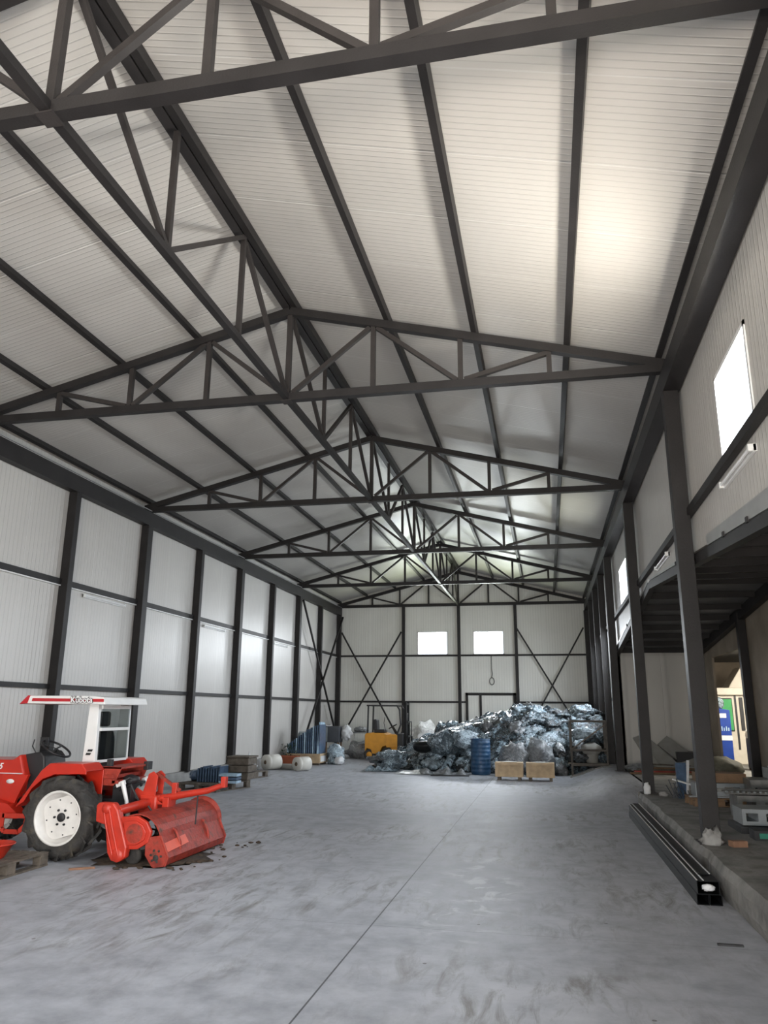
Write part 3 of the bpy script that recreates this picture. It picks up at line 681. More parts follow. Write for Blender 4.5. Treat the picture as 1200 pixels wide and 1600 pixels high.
# ------------------------------------------------------------------ rotary tiller
TL = thing('rotary_tiller', 'red rotary tiller hitched behind the tractor', 'tiller', (-4.5, 9.0, 0))
def hull(pts, y0, y1): return MB().prism(pts, y0, y1, 'y')
cc = [(-4.93, .62), (-4.90, .65), (-4.72, .65), (-4.66, .58), (-4.52, .20), (-4.53, .10), (-4.60, .05), (-4.70, .06), (-4.75, .14), (-4.80, .42), (-4.92, .45)]
MB().prism(cc, 8.14, 8.24, 'y').build('chain_case', 'red_imp', TL, .018)
rg = MB()
for dx in (-.035, .035): rg.tube([(-4.80+dx, 8.135, .60), (-4.74+dx, 8.13, .40), (-4.645+dx, 8.135, .12)], .012, 8)
rg.lathe([(0, -.02), (.045, -.02), (.055, 0)], (-4.80, 8.14, .59), 'y', 18); rg.lathe([(0, -.012), (.06, -.012), (.07, 0)], (-4.625, 8.14, .12), 'y', 18)
rg.build('chain_case_ribs', 'red_imp', TL)
dp = [(-4.66, .50), (-4.45, .52), (-4.33, .46), (-4.27, .36), (-4.30, .25), (-4.42, .18), (-4.58, .17)]
MB().prism(dp, 8.19, 8.24, 'y').build('side_plate', 'red_imp', TL, .012)
dq = [(-4.46+(x+4.46)*.72, .34+(z-.34)*.72) for x, z in dp]
MB().prism(dq, 8.172, 8.195, 'y').build('side_cover', 'red_imp', TL, .008)
MB().lathe([(0, -.006), (.02, -.006), (.10, 0)], (-4.46, 8.172, .34), 'y', 20).build('side_boss', 'red_old', TL)
MB().lathe([(0, -.02), (.25, -.02), (.27, -.01), (.27, .01), (.25, .02), (0, .02)], (-4.42, 9.80, .30), 'y', 32).build('side_plate', 'red_old', TL)
# curved hood over the rotor
hd = MB(); arc = []
for i in range(11):
    a = math.radians(155-i*14.5); arc.append((-4.46+.29*math.cos(a), .24+.29*math.sin(a)))
for a, b in zip(arc, arc[1:]): hd.bar((a[0], 9.0, a[1]), (b[0], 9.0, b[1]), 1.54, .012)
hd.build('rotor_hood', 'red_old', TL)
rf = [(-4.17, .30), (-4.12, .20), (-4.07, .10), (-4.10, .03), (-4.22, .01)]
fl = MB()
for a, b in zip(rf, rf[1:]): fl.bar((a[0], 8.97, a[1]), (b[0], 8.97, b[1]), 1.56, .014)
fl.build('rear_flap', 'red_old', TL)
for y in (8.20, 9.74):
    MB().prism([(-4.34, .30), (-4.15, .33), (-4.05, .12), (-4.08, .02), (-4.24, .005), (-4.33, .12)], y, y+.02, 'y').build('flap_end', 'red_old', TL, .006)
    h = MB(); h.lathe([(0, -.006), (.03, -.006), (.035, 0)], (-4.2, y, .1), 'y', 8)
    for a in range(6): h.lathe([(0, -.008), (.012, -.008), (.014, 0)], (-4.2+.06*math.cos(a), y, .12+.06*math.sin(a)), 'y', 6)
    h.build('flap_bolts', 'tyre', TL)
MB().bar((-4.105, 8.22, .20), (-4.115, 8.74, .225), .10, .02, (.8, 0, .5)).build('rubbing_plate', 'red_pale', TL)
# rotor and tines
ro = MB().tube([(-4.46, 8.25, .22), (-4.46, 9.75, .22)], .04, 12)
for k in range(10):
    y = 8.34+k*.15
    for q in range(3):
        a = q*2*PI/3+k*.7; d = Vector((math.cos(a), 0, math.sin(a))); c = Vector((-4.46, y, .22))
        ro.bar(c+d*.03, c+d*.15, .012, .04, (0, 1, 0)); e = c+d*.15
        ro.bar(e, e+d*.05+Vector((0, .05*(1 if k % 2 else -1), 0)), .012, .035, (0, 1, 0))
ro.build('rotor', 'soil', TL)
# gauge wheel under the chain case
MB().lathe([(.0, -.02), (.05, -.02), (.085, -.025), (.1, 0), (.085, .025), (.05, .02), (0, .02)], (-4.52, 8.3, .10), 'y', 20).build('gauge_wheel', 'tyre', TL)
MB().tube([(-4.70, 8.2, .56), (-4.70, 8.6, .57), (-4.70, 9.6, .58)], .052, 14).build('tool_bar', 'red_imp', TL)
MB().box(-4.82, -4.58, 8.86, 9.12, .44, .66).build('centre_gearbox', 'red_imp', TL, .03)
for y in (8.88, 9.06):
    MB().prism([(-4.90, .70), (-4.86, .74), (-4.78, .70), (-4.72, .90), (-4.66, .93), (-4.60, .88), (-4.62, .62), (-4.50, .56), (-4.80, .56)], y, y+.018, 'y').build('mast_plate', 'red_imp', TL, .004)
MB().bar((-4.66, 8.97, .90), (-4.34, 8.97, .71), .03, .035).build('mast_stay', 'red_old', TL)
MB().bar((-4.66, 9.06, .88), (-4.36, 9.06, .66), .02, .03).build('mast_stay', 'red_old', TL)
MB().tube([(-4.66, 8.97, .60), (-4.35, 8.97, .66), (-4.0, 8.99, .72), (-3.80, 9.0, .79)], [.045, .042, .036, .03], 12).build('rear_beam', 'red_imp', TL)
MB().box(-3.83, -3.77, 8.96, 9.04, .76, .88).build('beam_end', 'red_imp', TL, .006)
MB().box(-4.44, -4.38, 8.94, 9.0, .66, .80).build('beam_bracket', 'red_imp', TL, .006)
MB().box(-4.52, -4.44, 8.88, 9.08, .46, .64).build('beam_support', 'red_imp', TL, .006)
MB().tube([(-4.12, 8.99, .70), (-4.13, 8.99, .34)], .009, 8).build('spring_rod', 'black', TL)
MB().tube([(-4.52, 8.55, .58), (-4.45, 8.55, .50), (-4.28, 8.5, .32)], .012, 8).build('spring_rod', 'black', TL)
for y in (8.55, 9.3):
    MB().bar((-4.36, y, .50), (-4.22, y, .34), .03, .02).build('hood_strap', 'red_imp', TL)
    MB().tube([(-4.22, y, .36), (-4.16, y, .34), (-4.10, y, .22), (-4.09, y, .14)], .018, 8).build('flap_arm', 'red_old', TL)
MB().bar((-4.30, 8.3, .465), (-4.30, 9.7, .465), .012, .02).build('edge_strip', 'flash', TL)
st = tag(MB().blob((-4.5, 8.75, .0), (.55, .55, .02), .5, 3, 5, 3, flat=.001).build('fallen_soil', 'soil', origin=(-4.5, 8.75, 0)), 'dark dry soil fallen on the floor below the tiller', 'soil', kind='stuff')
mb = MB(); random.seed(11)
for i in range(60):
    x = random.uniform(-4.6, -3.7); y = random.uniform(8.0, 10.0); r = random.uniform(.008, .03)
    mb.blob((x, y, r*.4), (r*1.5, r, r*.6), .4, 2, i, 1)
tag(mb.build('soil_crumb', 'soil', origin=(-4.1, 8.8, 0)), 'small soil crumbs scattered behind the tiller', 'soil', kind='stuff')
tag(MB().bar((-5.02, 7.88, .012), (-4.80, 8.02, .012), .03, .02).build('wood_chip', 'brick', origin=(-4.9, 7.95, 0)), 'small reddish wood splinter on the floor before the rear wheel', 'wood')

# ------------------------------------------------------------------ pallets
def make_pallet(name, L_, W_, mat, label, loc, rot, H=.14, group='wooden pallets'):
    t = thing(name, label, 'pallet', (0, 0, 0), group)
    for i in range(3):
        y = -W_/2+.05+i*(W_-.1)/2
        for j in range(3):
            x = -L_/2+.07+j*(L_-.14)/2
            MB().box(x-.07, x+.07, y-.045, y+.045, .02, H-.04).build('block', mat, t, .004)
        MB().box(-L_/2, L_/2, y-.05, y+.05, .0, .02).build('bottom_board', mat, t)
    for j in range(3):
        x = -L_/2+.07+j*(L_-.14)/2
        MB().box(x-.06, x+.06, -W_/2, W_/2, H-.04, H-.02).build('cross_board', mat, t)
    n = 7
    for i in range(n):
        y = -W_/2+.05+i*(W_-.1)/(n-1)
        MB().box(-L_/2, L_/2, y-.045, y+.045, H-.02, H).build('deck_board', mat, t, .003)
    t.location = loc; t.rotation_euler = (0, 0, rot); return t
make_pallet('wooden_pallet', 1.2, .8, 'oldwood', 'old dark pallet at the left edge, in front of the tractor', (-5.79, 7.46, 0), PI/2)
# red tray standing on it
t = thing('red_basin', 'red metal basin standing on the dark pallet at the left edge', 'basin', (-5.70, 7.55, .14))
MB().lathe([(0, 0), (.10, 0), (.11, .01), (.19, .135), (.21, .14), (.21, .15), (.185, .15), (.10, .02), (0, .02)], (-5.70, 7.55, .14), 'z', 32).build('bowl', 'red_imp', t)
MB().tube([(-5.70+.205*math.cos(a), 7.55+.205*math.sin(a), .285) for a in [i*2*PI/32 for i in range(32)]], .008, 6, closed=True).build('rim', 'red_imp', t)

make_pallet('wooden_pallet', 1.25, 1.0, 'oldwood', 'dark pallet against the left wall carrying blue finned parts', (-7.12, 16.35, 0), 1.35, .16)
make_pallet('wooden_pallet', 1.1, .9, 'oldwood', 'small pallet by the left wall with a white rag on it', (-7.65, 19.2, 0), 1.4, .15)
t = thing('brown_box', 'dark brown wooden box stacked on the pallet by the left wall', 'box', (-6.72, 16.9, .16))
for i in range(3): MB().box(-6.98, -6.48, 16.62, 17.15, .17+i*.155, .31+i*.155).build('layer', 'oldwood', t, .01)
MB().box(-7.0, -6.46, 16.60, 17.17, .63, .66).build('lid', 'oldwood', t)
for i in range(9):
    o = MB().box(-7.38+i*.06, -7.35+i*.06, 16.0, 16.45, .165, .44+.02*(i % 3)).build('blue_fin', 'bluepanel', origin=(-7.36+i*.06, 16.2, .17))
    tag(o, 'upright dark blue slat in the row on the left wall pallet', 'panel', 'dark blue slats on the left pallet')
for i, (z, mt) in enumerate(((.50, 'blue_light'), (.43, 'bluepanel'), (.36, 'blue_light'))):
    o = MB().box(-6.88, -6.48, 15.98, 16.25, z-.21, z-.16).build('blue_board', mt, origin=(-6.7, 16.1, z-.2))
    tag(o, ['top pale blue board lying beside the blue slats', 'middle dark blue board lying beside the blue slats', 'bottom pale blue board lying beside the blue slats'][i], 'board')
tag(MB().blob((-7.52, 16.3, .27), (.14, .2, .12), .35, 2.5, 3).build('blue_bundle', 'bluepanel', origin=(-7.5, 16.3, .16)), 'dark blue bundle at the left end of the pallet', 'bundle')
tag(MB().blob((-7.5, 16.72, .22), (.14, .14, .07), .4, 3, 4).build('foam_lump', 'khaki', origin=(-7.5, 16.72, .16)), 'pale crumpled lump lying behind the blue slats', 'lump')
tag(MB().blob((-7.6, 19.2, .26), (.28, .42, .15), .45, 2.5, 8).build('white_rag', 'bag', origin=(-7.6, 19.2, .15)), 'crumpled white rag on the small left pallet', 'cloth')
tag(MB().box(-8.25, -8.0, 12.9, 14.3, .26, .31).build('dark_plank', 'oldwood', origin=(-8.1, 13.6, .26)), 'dark plank lying on the curb behind the tiller', 'plank')
t = tag(MB().lathe([(0, 0), (.04, 0), (.042, .15), (.03, .2), (.015, .24), (.015, .27), (0, .27)], (-8.1, 20.8, .26), 'z', 12).build('plastic_bottle', 'bag', origin=(-8.1, 20.8, .26)), 'small clear bottle standing by the wall near the white roll', 'bottle')

# rolls
def roll(c, R, ln, ang, label):
    t = thing('film_roll', label, 'roll', (c[0], c[1], 0), 'big white film rolls')
    d = Vector((math.cos(ang), math.sin(ang), 0)); e = Vector((-math.sin(ang), math.cos(ang), 0)); z = Vector((0, 0, 1)); C0 = Vector(c)
    A = (d, e, z); h = ln/2
    MB().lathe([(.05, -h), (R*.45, -h-.005), (R*.46, -h), (R*.75, -h-.006), (R*.76, -h), (R, -h), (R, -h+.2*ln), (R*.985, -h+.21*ln), (R, -h+.22*ln), (R, h), (.05, h)], C0, A, 36).build('film', 'roll', t)
    MB().lathe([(.03, -h-.015), (.055, -h-.015), (.055, h+.015), (.03, h+.015), (.03, -h-.015)], C0, A, 18).build('core', 'card', t)
    return t
roll((-6.87, 21.75, .19), .19, .42, math.radians(57), 'white film roll lying in front of the plywood crate, nearer one')
roll((-7.83, 21.9, .21), .21, .45, math.radians(57), 'white film roll lying by the left wall, behind the small pallet')
tag(MB().lathe([(.05, -.3), (.08, -.3), (.08, .3), (.05, .3), (.05, -.3)], (-7.4, 22.1, .08), (Vector((1, -.1, 0)).normalized(), Vector((0, 0, 1)), Vector((.1, 1, 0)).normalized()), 18).build('grey_pipe', 'greyboard', origin=(-7.4, 22.1, 0)), 'short grey pipe lying between the two white rolls', 'pipe')
# planter
t = thing('planter_box', 'terracotta planter with dark plants near the left wall', 'planter', (-8.0, 23.9, 0))
MB().add([(-8.22, 23.7, 0), (-7.72, 23.7, 0), (-7.72, 24.1, 0), (-8.22, 24.1, 0), (-8.29, 23.64, .28), (-7.65, 23.64, .28), (-7.65, 24.16, .28), (-8.29, 24.16, .28)], [(0, 1, 2, 3), (0, 4, 5, 1), (1, 5, 6, 2), (2, 6, 7, 3), (3, 7, 4, 0), (4, 5, 6, 7)]).build('pot', 'terracotta', t)
MB().box(-8.31, -7.63, 23.62, 23.66, .25, .30).build('pot_rim', 'terracotta', t)
random.seed(5); lf = MB()
for i in range(130):
    a = random.uniform(0, 2*PI); r = random.uniform(0, .3); c = Vector((-7.97+r*math.cos(a), 23.9+.7*r*math.sin(a), random.uniform(.28, .62)))
    d = Vector((random.uniform(-1, 1), random.uniform(-1, 1), random.uniform(-.3, 1))).normalized(); s_ = d.cross(Vector((random.random(), random.random(), 1))).normalized()
    q = .07; lf.add([c, c+d*q*.5+s_*.022, c+d*q, c+d*q*.5-s_*.022], [(0, 1, 2, 3)])
lf.build('foliage', 'leaf', t)
# plywood crate full of upright blue sheets
t = thing('plywood_crate', 'pale plywood crate under the row of blue sheets', 'crate', (-7.4, 24.4, 0))
MB().box(-8.1, -7.02, 24.0, 24.9, .06, .30).build('crate_body', 'wood', t, .006)
MB().box(-8.12, -7.0, 23.98, 24.92, .30, .34).build('top_frame', 'wood', t)
MB().box(-8.05, -7.05, 24.05, 24.15, .0, .06).build('skid', 'oldwood', t); MB().box(-8.05, -7.05, 24.75, 24.85, .0, .06).build('skid', 'oldwood', t)
MB().box(-7.022, -7.012, 24.1, 24.7, .10, .27).build('white_label', 'bag', t)
hs = [.28, .32, .37, .42, .46, .52, .56, .62, .64, .72, .74, .78, .82, .84, .86, .88]
for i, h in enumerate(hs):
    x = -8.1+i*.068; b = MB()
    b.prism([(24.05, .345), (24.75, .345), (24.7, .345+h), (24.05, .345+h)], x, x+.035, 'x')
    o = b.build('blue_sheet', 'bluepanel' if i % 4 else 'blue_light', origin=(x, 24.4, .345))
    tag(o, 'upright blue sheet in the stepped row on the plywood crate', 'sheet', 'blue sheets on the plywood crate')
tag(MB().prism([(24.0, .345), (24.75, .345), (24.7, 1.28), (24.2, 1.3)], -7.12, -7.07, 'x').build('pale_sheet', 'blue_light', origin=(-7.1, 24.4, .345)), 'tallest pale blue sheet at the right end of the crate row', 'sheet')
for k, (x, y, z, r) in enumerate(((-7.93, 25.8, .80, .16),)):
    tag(MB().lathe([(.03, -.35), (r, -.35), (r, .35), (.03, .35)], (x, y, z), 'x', 20).build('blue_roll', 'film_pale', origin=(x, y, z-r)), 'pale blue wrapped roll lying behind the crate near the wall', 'roll')
tag(MB().box(-8.22, -7.7, 25.55, 26.1, .0, .63).build('dark_bin', 'cab', origin=(-8.0, 25.6, 0)), 'dark bin under the pale blue wrapped roll', 'bin')
tag(MB().blob((-8.1, 24.75, .40), (.2, .25, .2), .3, 2, 9).build('dark_bundle', 'film_dark', origin=(-8.1, 24.75, .2)), 'dark blue wrapped bundle beside the planter', 'bundle')
tag(MB().blob((-6.72, 24.8, .27), (.27, .3, .34), .45, 2.6, 12, flat=-.27).build('plastic_bag', 'film_pale', origin=(-6.72, 24.8, 0)), 'stuffed pale blue plastic bag right of the plywood crate', 'bag')
tag(MB().blob((-6.55, 24.6, .13), (.16, .16, .14), .4, 2.6, 13, flat=-.13).build('plastic_bag', 'bag', origin=(-6.55, 24.6, 0)), 'small white plastic bag on the floor right of the crate', 'bag')
# dark cabinet on a stand
t = thing('grey_cabinet', 'dark grey metal cabinet on a stand by the back left corner', 'cabinet', (-7.5, 27.2, 0))
MB().box(-7.85, -7.20, 26.95, 27.5, .58, 1.12).build('body', 'cab', t, .01)
MB().box(-7.88, -7.62, 26.93, 26.95, .60, 1.10).build('door', 'cabside', t)
for x in (-7.8, -7.25):
    for y in (27.0, 27.45): MB().box(x-.025, x+.025, y-.025, y+.025, 0, .58).build('leg', 'brownwood', t)
tag(MB().blob((-7.02, 27.3, .9), (.17, .2, .24), .55, 3.2, 15).build('white_bag', 'bag', origin=(-7.02, 27.3, .6)), 'stuffed white bag at the right side of the dark cabinet', 'bag')
tag(MB().tube([(-7.7+.12*math.cos(a), 27.2+.12*math.sin(a), 1.14+.02*math.sin(2*a)) for a in [i*2*PI/16 for i in range(16)]], .018, 6, closed=True).build('hose_coil', 'bag', origin=(-7.7, 27.2, 1.12)), 'small white hose coil on top of the dark cabinet', 'hose')
t = thing('work_table', 'white metal work table in the back left corner', 'table', (-6.85, 28.6, 0))
MB().box(-7.15, -6.45, 28.3, 28.9, .86, .90).build('table_top', 'cabside', t)
for x in (-7.12, -6.5):
    for y in (28.33, 28.87): MB().box(x-.02, x+.02, y-.02, y+.02, 0, .86).build('leg', 'white_metal', t)
MB().box(-7.12, -6.5, 28.3, 28.34, .30, .34).build('stretcher', 'white_metal', t)
tag(MB().blob((-6.8, 28.6, .985), (.26, .22, .1), .4, 2.5, 17).build('scrap_bag', 'film_grey', origin=(-6.8, 28.6, .9)), 'crumpled grey bag on the white work table', 'bag')
tag(MB().blob((-6.7, 28.2, .25), (.48, .45, .32), .5, 2.6, 19, flat=-.25).build('film_sheet', 'film_grey', origin=(-6.7, 28.2, 0)), 'crumpled clear sheeting on the floor before the work table', 'sheeting')
tag(MB().blob((-6.45, 28.7, .2), (.3, .4, .34), .4, 2.6, 20, flat=-.2).build('film_sheet', 'film_pale', origin=(-6.45, 28.7, 0)), 'pale clear sheeting heaped against the back of the forklift', 'sheeting')

# ------------------------------------------------------------------ forklift (faces +x)
FK = thing('forklift', 'orange forklift with black guard, left of the plastic heap', 'forklift', (-5.6, 27.5, 0))
cw = MB().prism([(-6.26, .28), (-6.28, .34), (-6.28, .86), (-6.22, .91), (-5.62, .91), (-5.50, .86), (-5.12, .86), (-5.12, .30), (-5.30, .28), (-5.36, .42), (-5.50, .50), (-5.66, .46), (-5.74, .30), (-5.80, .22), (-6.02, .22), (-6.06, .36), (-6.22, .40)], 27.0, 28.0, 'y').build('body', 'yellow', FK, .02)
MB().box(-5.52, -5.13, 26.985, 27.0, .44, .84).build('battery_cover', 'yellow', FK, .01)
MB().box(-5.14, -4.92, 27.0, 28.0, .2, .9).build('front_cowl', 'black', FK, .02)
for x, y, r in ((-6.12, 27.08, .19), (-6.12, 27.92, .19), (-5.48, 27.06, .22), (-5.48, 27.94, .22)):
    w_ = MB().lathe([(.0, -.06), (r*.5, -.06), (r*.55, -.075), (r-.02, -.075), (r, -.05), (r, .05), (r-.02, .075), (r*.55, .075), (0, .06)], (x, y, r), 'y', 28).build('wheel', 'tyre', FK)
    MB().lathe([(0, -.078), (r*.5, -.078), (r*.52, -.06)], (x, y, r), 'y', 20).build('hub', 'yellow', w_)
for y in (27.08, 27.92):
    MB().bar((-6.20, y, .90), (-6.18, y, 1.84), .05, .05, (0, 1, 0)).build('guard_post', 'black', FK)
    MB().tube([(-5.16, y, .86), (-5.02, y, 1.2), (-5.06, y, 1.70), (-5.14, y, 1.82)], .03, 8).build('guard_post', 'black', FK)
    MB().bar((-6.24, y, 1.84), (-5.12, y, 1.84), .05, .05).build('guard_rail', 'black', FK)
for i in range(6): MB().bar((-6.1+i*.19, 27.08, 1.85), (-6.1+i*.19, 27.92, 1.85), .03, .025).build('guard_bar', 'black', FK)
MB().box(-6.02, -5.62, 27.28, 27.72, .91, 1.03).build('seat', 'black', FK, .03)
MB().prism([(-6.04, 1.0), (-5.90, 1.0), (-5.92, 1.34), (-5.97, 1.38), (-6.04, 1.36)], 27.28, 27.72, 'y').build('seat_backrest', 'black', FK, .03)
MB().tube([(-5.2, 27.5, .86), (-5.36, 27.5, 1.10)], .03, 8).build('steering_column', 'black', FK)
cen = Vector((-5.38, 27.5, 1.13)); ax = Vector((-.5, 0, .86)); e1 = Vector((0, 1, 0)); e2 = ax.cross(e1)
MB().tube([cen+(e1*math.cos(a)+e2*math.sin(a))*.16 for a in [i*2*PI/20 for i in range(20)]], .014, 6, closed=True).build('steering_wheel', 'black', FK)
for y in (27.22, 27.78):
    MB().box(-4.92, -4.84, y-.05, y+.05, .06, 1.96).build('mast_rail', 'blackgloss', FK)
for z in (.5, 1.2, 1.86): MB().box(-4.90, -4.85, 27.22, 27.78, z, z+.08).build('mast_cross', 'blackgloss', FK)
for y in (27.42, 27.58): MB().lathe([(0, .1), (.03, .1), (.03, 1.5), (0, 1.5)], (-4.88, y, .1), 'z', 10).build('lift_cylinder', 'blackgloss', FK)
MB().box(-4.80, -4.76, 27.12, 27.88, .35, .43).build('carriage_bar', 'blackgloss', FK); MB().box(-4.80, -4.76, 27.12, 27.88, .75, .83).build('carriage_bar', 'blackgloss', FK)
for y in (27.12, 27.5, 27.88): MB().box(-4.80, -4.77, y-.02, y+.02, .35, 1.30).build('load_guard', 'blackgloss', FK)
MB().box(-4.80, -4.77, 27.1, 27.9, 1.27, 1.31).build('load_guard', 'blackgloss', FK)
for y in (27.25, 27.75):
    MB().add([(-4.76, y-.05, .80), (-4.76, y+.05, .80), (-4.72, y+.05, .80), (-4.72, y-.05, .80), (-4.76, y-.05, .06), (-4.76, y+.05, .06), (-4.72, y+.05, .06), (-4.72, y-.05, .06)], [(0, 1, 2, 3), (4, 5, 6, 7), (0, 1, 5, 4), (1, 2, 6, 5), (2, 3, 7, 6), (3, 0, 4, 7)]).box(-4.74, -3.9, y-.05, y+.05, .05, .085).build('fork', 'blackgloss', FK)
MB().tube([(-5.55, 27.1, .95), (-5.62, 27.08, 1.25), (-5.58, 27.06, 1.45)], .012, 6).build('lever', 'black', FK)
# white wrapped bale
tag(MB().blob((-4.55, 29.5, .6), (.66, .56, .62), .45, 2.6, 23, flat=-.6).build('wrapped_bale', 'white_film', origin=(-4.55, 29.5, 0)), 'big white film-wrapped bale behind the forklift', 'bale')

# ------------------------------------------------------------------ heap of plastic bundles
prof = [(-5.6, .05), (-5.18, .30), (-4.6, .42), (-4.14, .55), (-3.5, .85), (-3.11, 1.05), (-2.3, 1.22), (-1.49, 1.45), (-.6, 1.68), (-.11, 1.6), (.47, 1.45), (1.04, 1.45), (1.45, 1.45)]
def htop(x):
    if x <= prof[0][0]: return 0
    for (a, ha), (b, hb_) in zip(prof, prof[1:]):
        if x <= b: return ha+(hb_-ha)*(x-a)/(b-a)
    return prof[-1][1]
def yfront(x): return 23.3-.9*sm((x+5.3)/2.3)-.35*sm((x+2.2)/1.5)
def heap(x, y):
    f = yfront(x); t = (y-f)/2.3
    base = htop(x)*(sm(min(1, t*1.0)**.8) if t > 0 else 0)
    return base*(1-sm((y-(26.2 if x > -3.6 else 25.0))/(1.6 if x > -3.6 else 1.)))
mb = MB(); nx, ny = 70, 56; vs = []
for j in range(ny+1):
    for i in range(nx+1):
        x = -5.5+i*7.05/nx; y = 21.7+j*6.3/ny; h = heap(x, y)
        d = (noise.noise(Vector((x*2.5, y*2.5, 0)))*.16+noise.noise(Vector((x*6, y*6, 3)))*.09)*min(1, h*2)
        vs.append((x, y, fh(x, y)*.9+max(.0, h-.14+d)))
fs = []
for j in range(ny):
    for i in range(nx):
        q = (j*(nx+1)+i, j*(nx+1)+i+1, (j+1)*(nx+1)+i+1, (j+1)*(nx+1)+i)
        x = -5.5+(i+.5)*7.05/nx; y = 21.7+(j+.5)*6.3/ny
        if heap(x, y) > .03: fs.append(q)
mb.add(vs, fs, True)
o = mb.build('plastic_scrap', 'film', origin=(-1.8, 24.5, 0)); tag(o, 'loose crumpled plastic filling the big heap', 'plastic scrap', kind='stuff')
protos = []
random.seed(21)
def bundle(kind, seed):
    b = MB()
    if kind == 0: b.blob((0, 0, 0), (.28, .23, .18), .8, 3.0, seed, 3)
    elif kind == 1: b.blob((0, 0, 0), (.44, .19, .12), .7, 3.2, seed, 3)
    elif kind == 2:     # folded stack of sheets
        for k in range(5): b.blob((random.uniform(-.03, .03), random.uniform(-.03, .03), -.1+k*.05), (.40, .26, .035), .3, 2.2, seed+k, 2)
    else:               # hollow tube bundle
        b.lathe([(.10, -.35), (.15, -.34), (.17, -.2), (.15, 0), (.18, .2), (.15, .34), (.10, .36), (.09, 0), (.10, -.35)], (0, 0, 0), 'x', 14)
        b.v = [tuple(Vector(v)*(1+.22*noise.noise(Vector(v)*6+Vector((seed, 0, 0))))) for v in b.v]
    return b
for k in range(10):
    o = bundle([0, 1, 2, 3, 0, 1, 0, 2, 1, 0][k], 30+k*3).build('plastic_bundle', ['film', 'film', 'film_pale', 'film', 'film_pale', 'film_dark', 'film', 'film', 'film_pale', 'film_grey'][k])
    tag(o, 'crumpled film bundle in the big plastic heap', 'plastic bundle', 'plastic bundles of the heap'); protos.append(o)
cnt = 0; used = set()
for i in range(2600):
    if cnt >= 215: break
    x = random.uniform(-5.35, 1.2); y = random.uniform(21.9, 26.0); h = heap(x, y)
    if h < .12: continue
    if y > 25.3 and random.random() < .5: continue
    key = (round(x/.32), round(y/.30))
    if key in used: continue
    used.add(key)
    k = random.randrange(10) if x > -3.2 else random.choice([0, 2, 4, 8, 1, 5])
    p = protos[k]
    if cnt < 10: p = protos[cnt]; c = p
    else: c = p.copy(); COL.objects.link(c)
    s_ = random.uniform(.7, 1.15)*(.65 if h < .4 else 1)
    e = .15
    gx = (heap(x+e, y)-heap(x-e, y))/(2*e); gy = (heap(x, y+e)-heap(x, y-e))/(2*e)
    nrm = Vector((-gx, -gy, 1)).normalized(); q = Vector((0, 0, 1)).rotation_difference(nrm)
    c.rotation_mode = 'QUATERNION'; c.rotation_quaternion = q @ Matrix.Rotation(random.uniform(0, 2*PI), 3, 'Z').to_quaternion()
    c.scale = (s_, s_, s_*random.uniform(.8, 1.3))
    c.location = (x, y, h+fh(x, y)+random.uniform(-.08, .03)); cnt += 1
# individually recognisable pieces in front
tag(MB().blob((-.93, 21.9, .42), (.40, .28, .42), .45, 2.8, 61, flat=-.42).build('plastic_sack', 'film_grey', origin=(-.93, 21.9, 0)), 'large grey translucent sack standing behind the left small crate', 'sack')
tag(MB().blob((-.28, 22.0, .46), (.36, .28, .48), .38, 2.4, 62, flat=-.46).build('plastic_sack', 'film_grey', origin=(-.28, 22.0, 0)), 'tall dull grey sack standing behind the right small crate', 'sack')
tag(MB().blob((-3.55, 22.9, .66), (.34, .2, .17), .18, 1.6, 63).build('black_bundle', 'blackgloss', origin=(-3.55, 22.9, .5)), 'glossy black bundle on the left slope of the heap', 'bundle')
tag(MB().blob((-4.85, 22.75, .30), (.35, .3, .12), .3, 2, 64).build('black_bundle', 'film_dark', origin=(-4.85, 22.75, .2)), 'black bundle at the left foot of the heap', 'bundle')
def sheet(x0, y0, w, d, seed, mat, nm, lab, cat, amp=.08):
    b = MB(); n = 16; vs = []
    for j in range(n+1):
        for i in range(n+1):
            u, v = i/n, j/n; x = x0+(u-.5)*w+.05*noise.noise(Vector((v*4, seed, 0))); y = y0+(v-.5)*d+.05*noise.noise(Vector((u*4, seed, 2)))
            z = .012+amp*max(0, .35+noise.noise(Vector((x*5, y*5, seed))))*min(1, 4*min(u, v, 1-u, 1-v)+.1); vs.append((x, y, z))
    m1 = n+1
    b.add(vs, [(j*m1+i, j*m1+i+1, (j+1)*m1+i+1, (j+1)*m1+i) for j in range(n) for i in range(n)], True)
    top = len(b.v); b.add([(v[0], v[1], .004) for v in vs], [(j*m1+i, (j+1)*m1+i, (j+1)*m1+i+1, j*m1+i+1) for j in range(n) for i in range(n)])
    return tag(b.build(nm, mat, origin=(x0, y0, 0)), lab, cat)
sheet(-3.75, 21.7, .75, .6, 3, 'white_film', 'film_sheet', 'flat white plastic sheet on the floor in front of the heap', 'sheeting', .10)
sheet(-4.75, 22.5, 1.0, .8, 7, 'film_pale', 'film_sheet', 'clear crumpled sheet spread at the left foot of the heap', 'sheeting', .14)
for i, (x, y, l, lab) in enumerate(((-3.0, 21.6, 1.2, 'grey folded strip lying in front of the heap, left one'), (-2.5, 21.45, .7, 'grey folded strip lying beside the blue barrel'))):
    sheet(x, y, l, .35, 11+i, 'film_grey', 'film_strip', lab, 'strip', .22)
tag(MB().tube([(-3.1, 21.05, .02), (-2.6, 21.1, .02), (-2.1, 21.2, .02)], .018, 6).build('dark_rod', 'black', origin=(-2.6, 21.1, 0)), 'thin dark rod on the floor in front of the heap', 'rod')
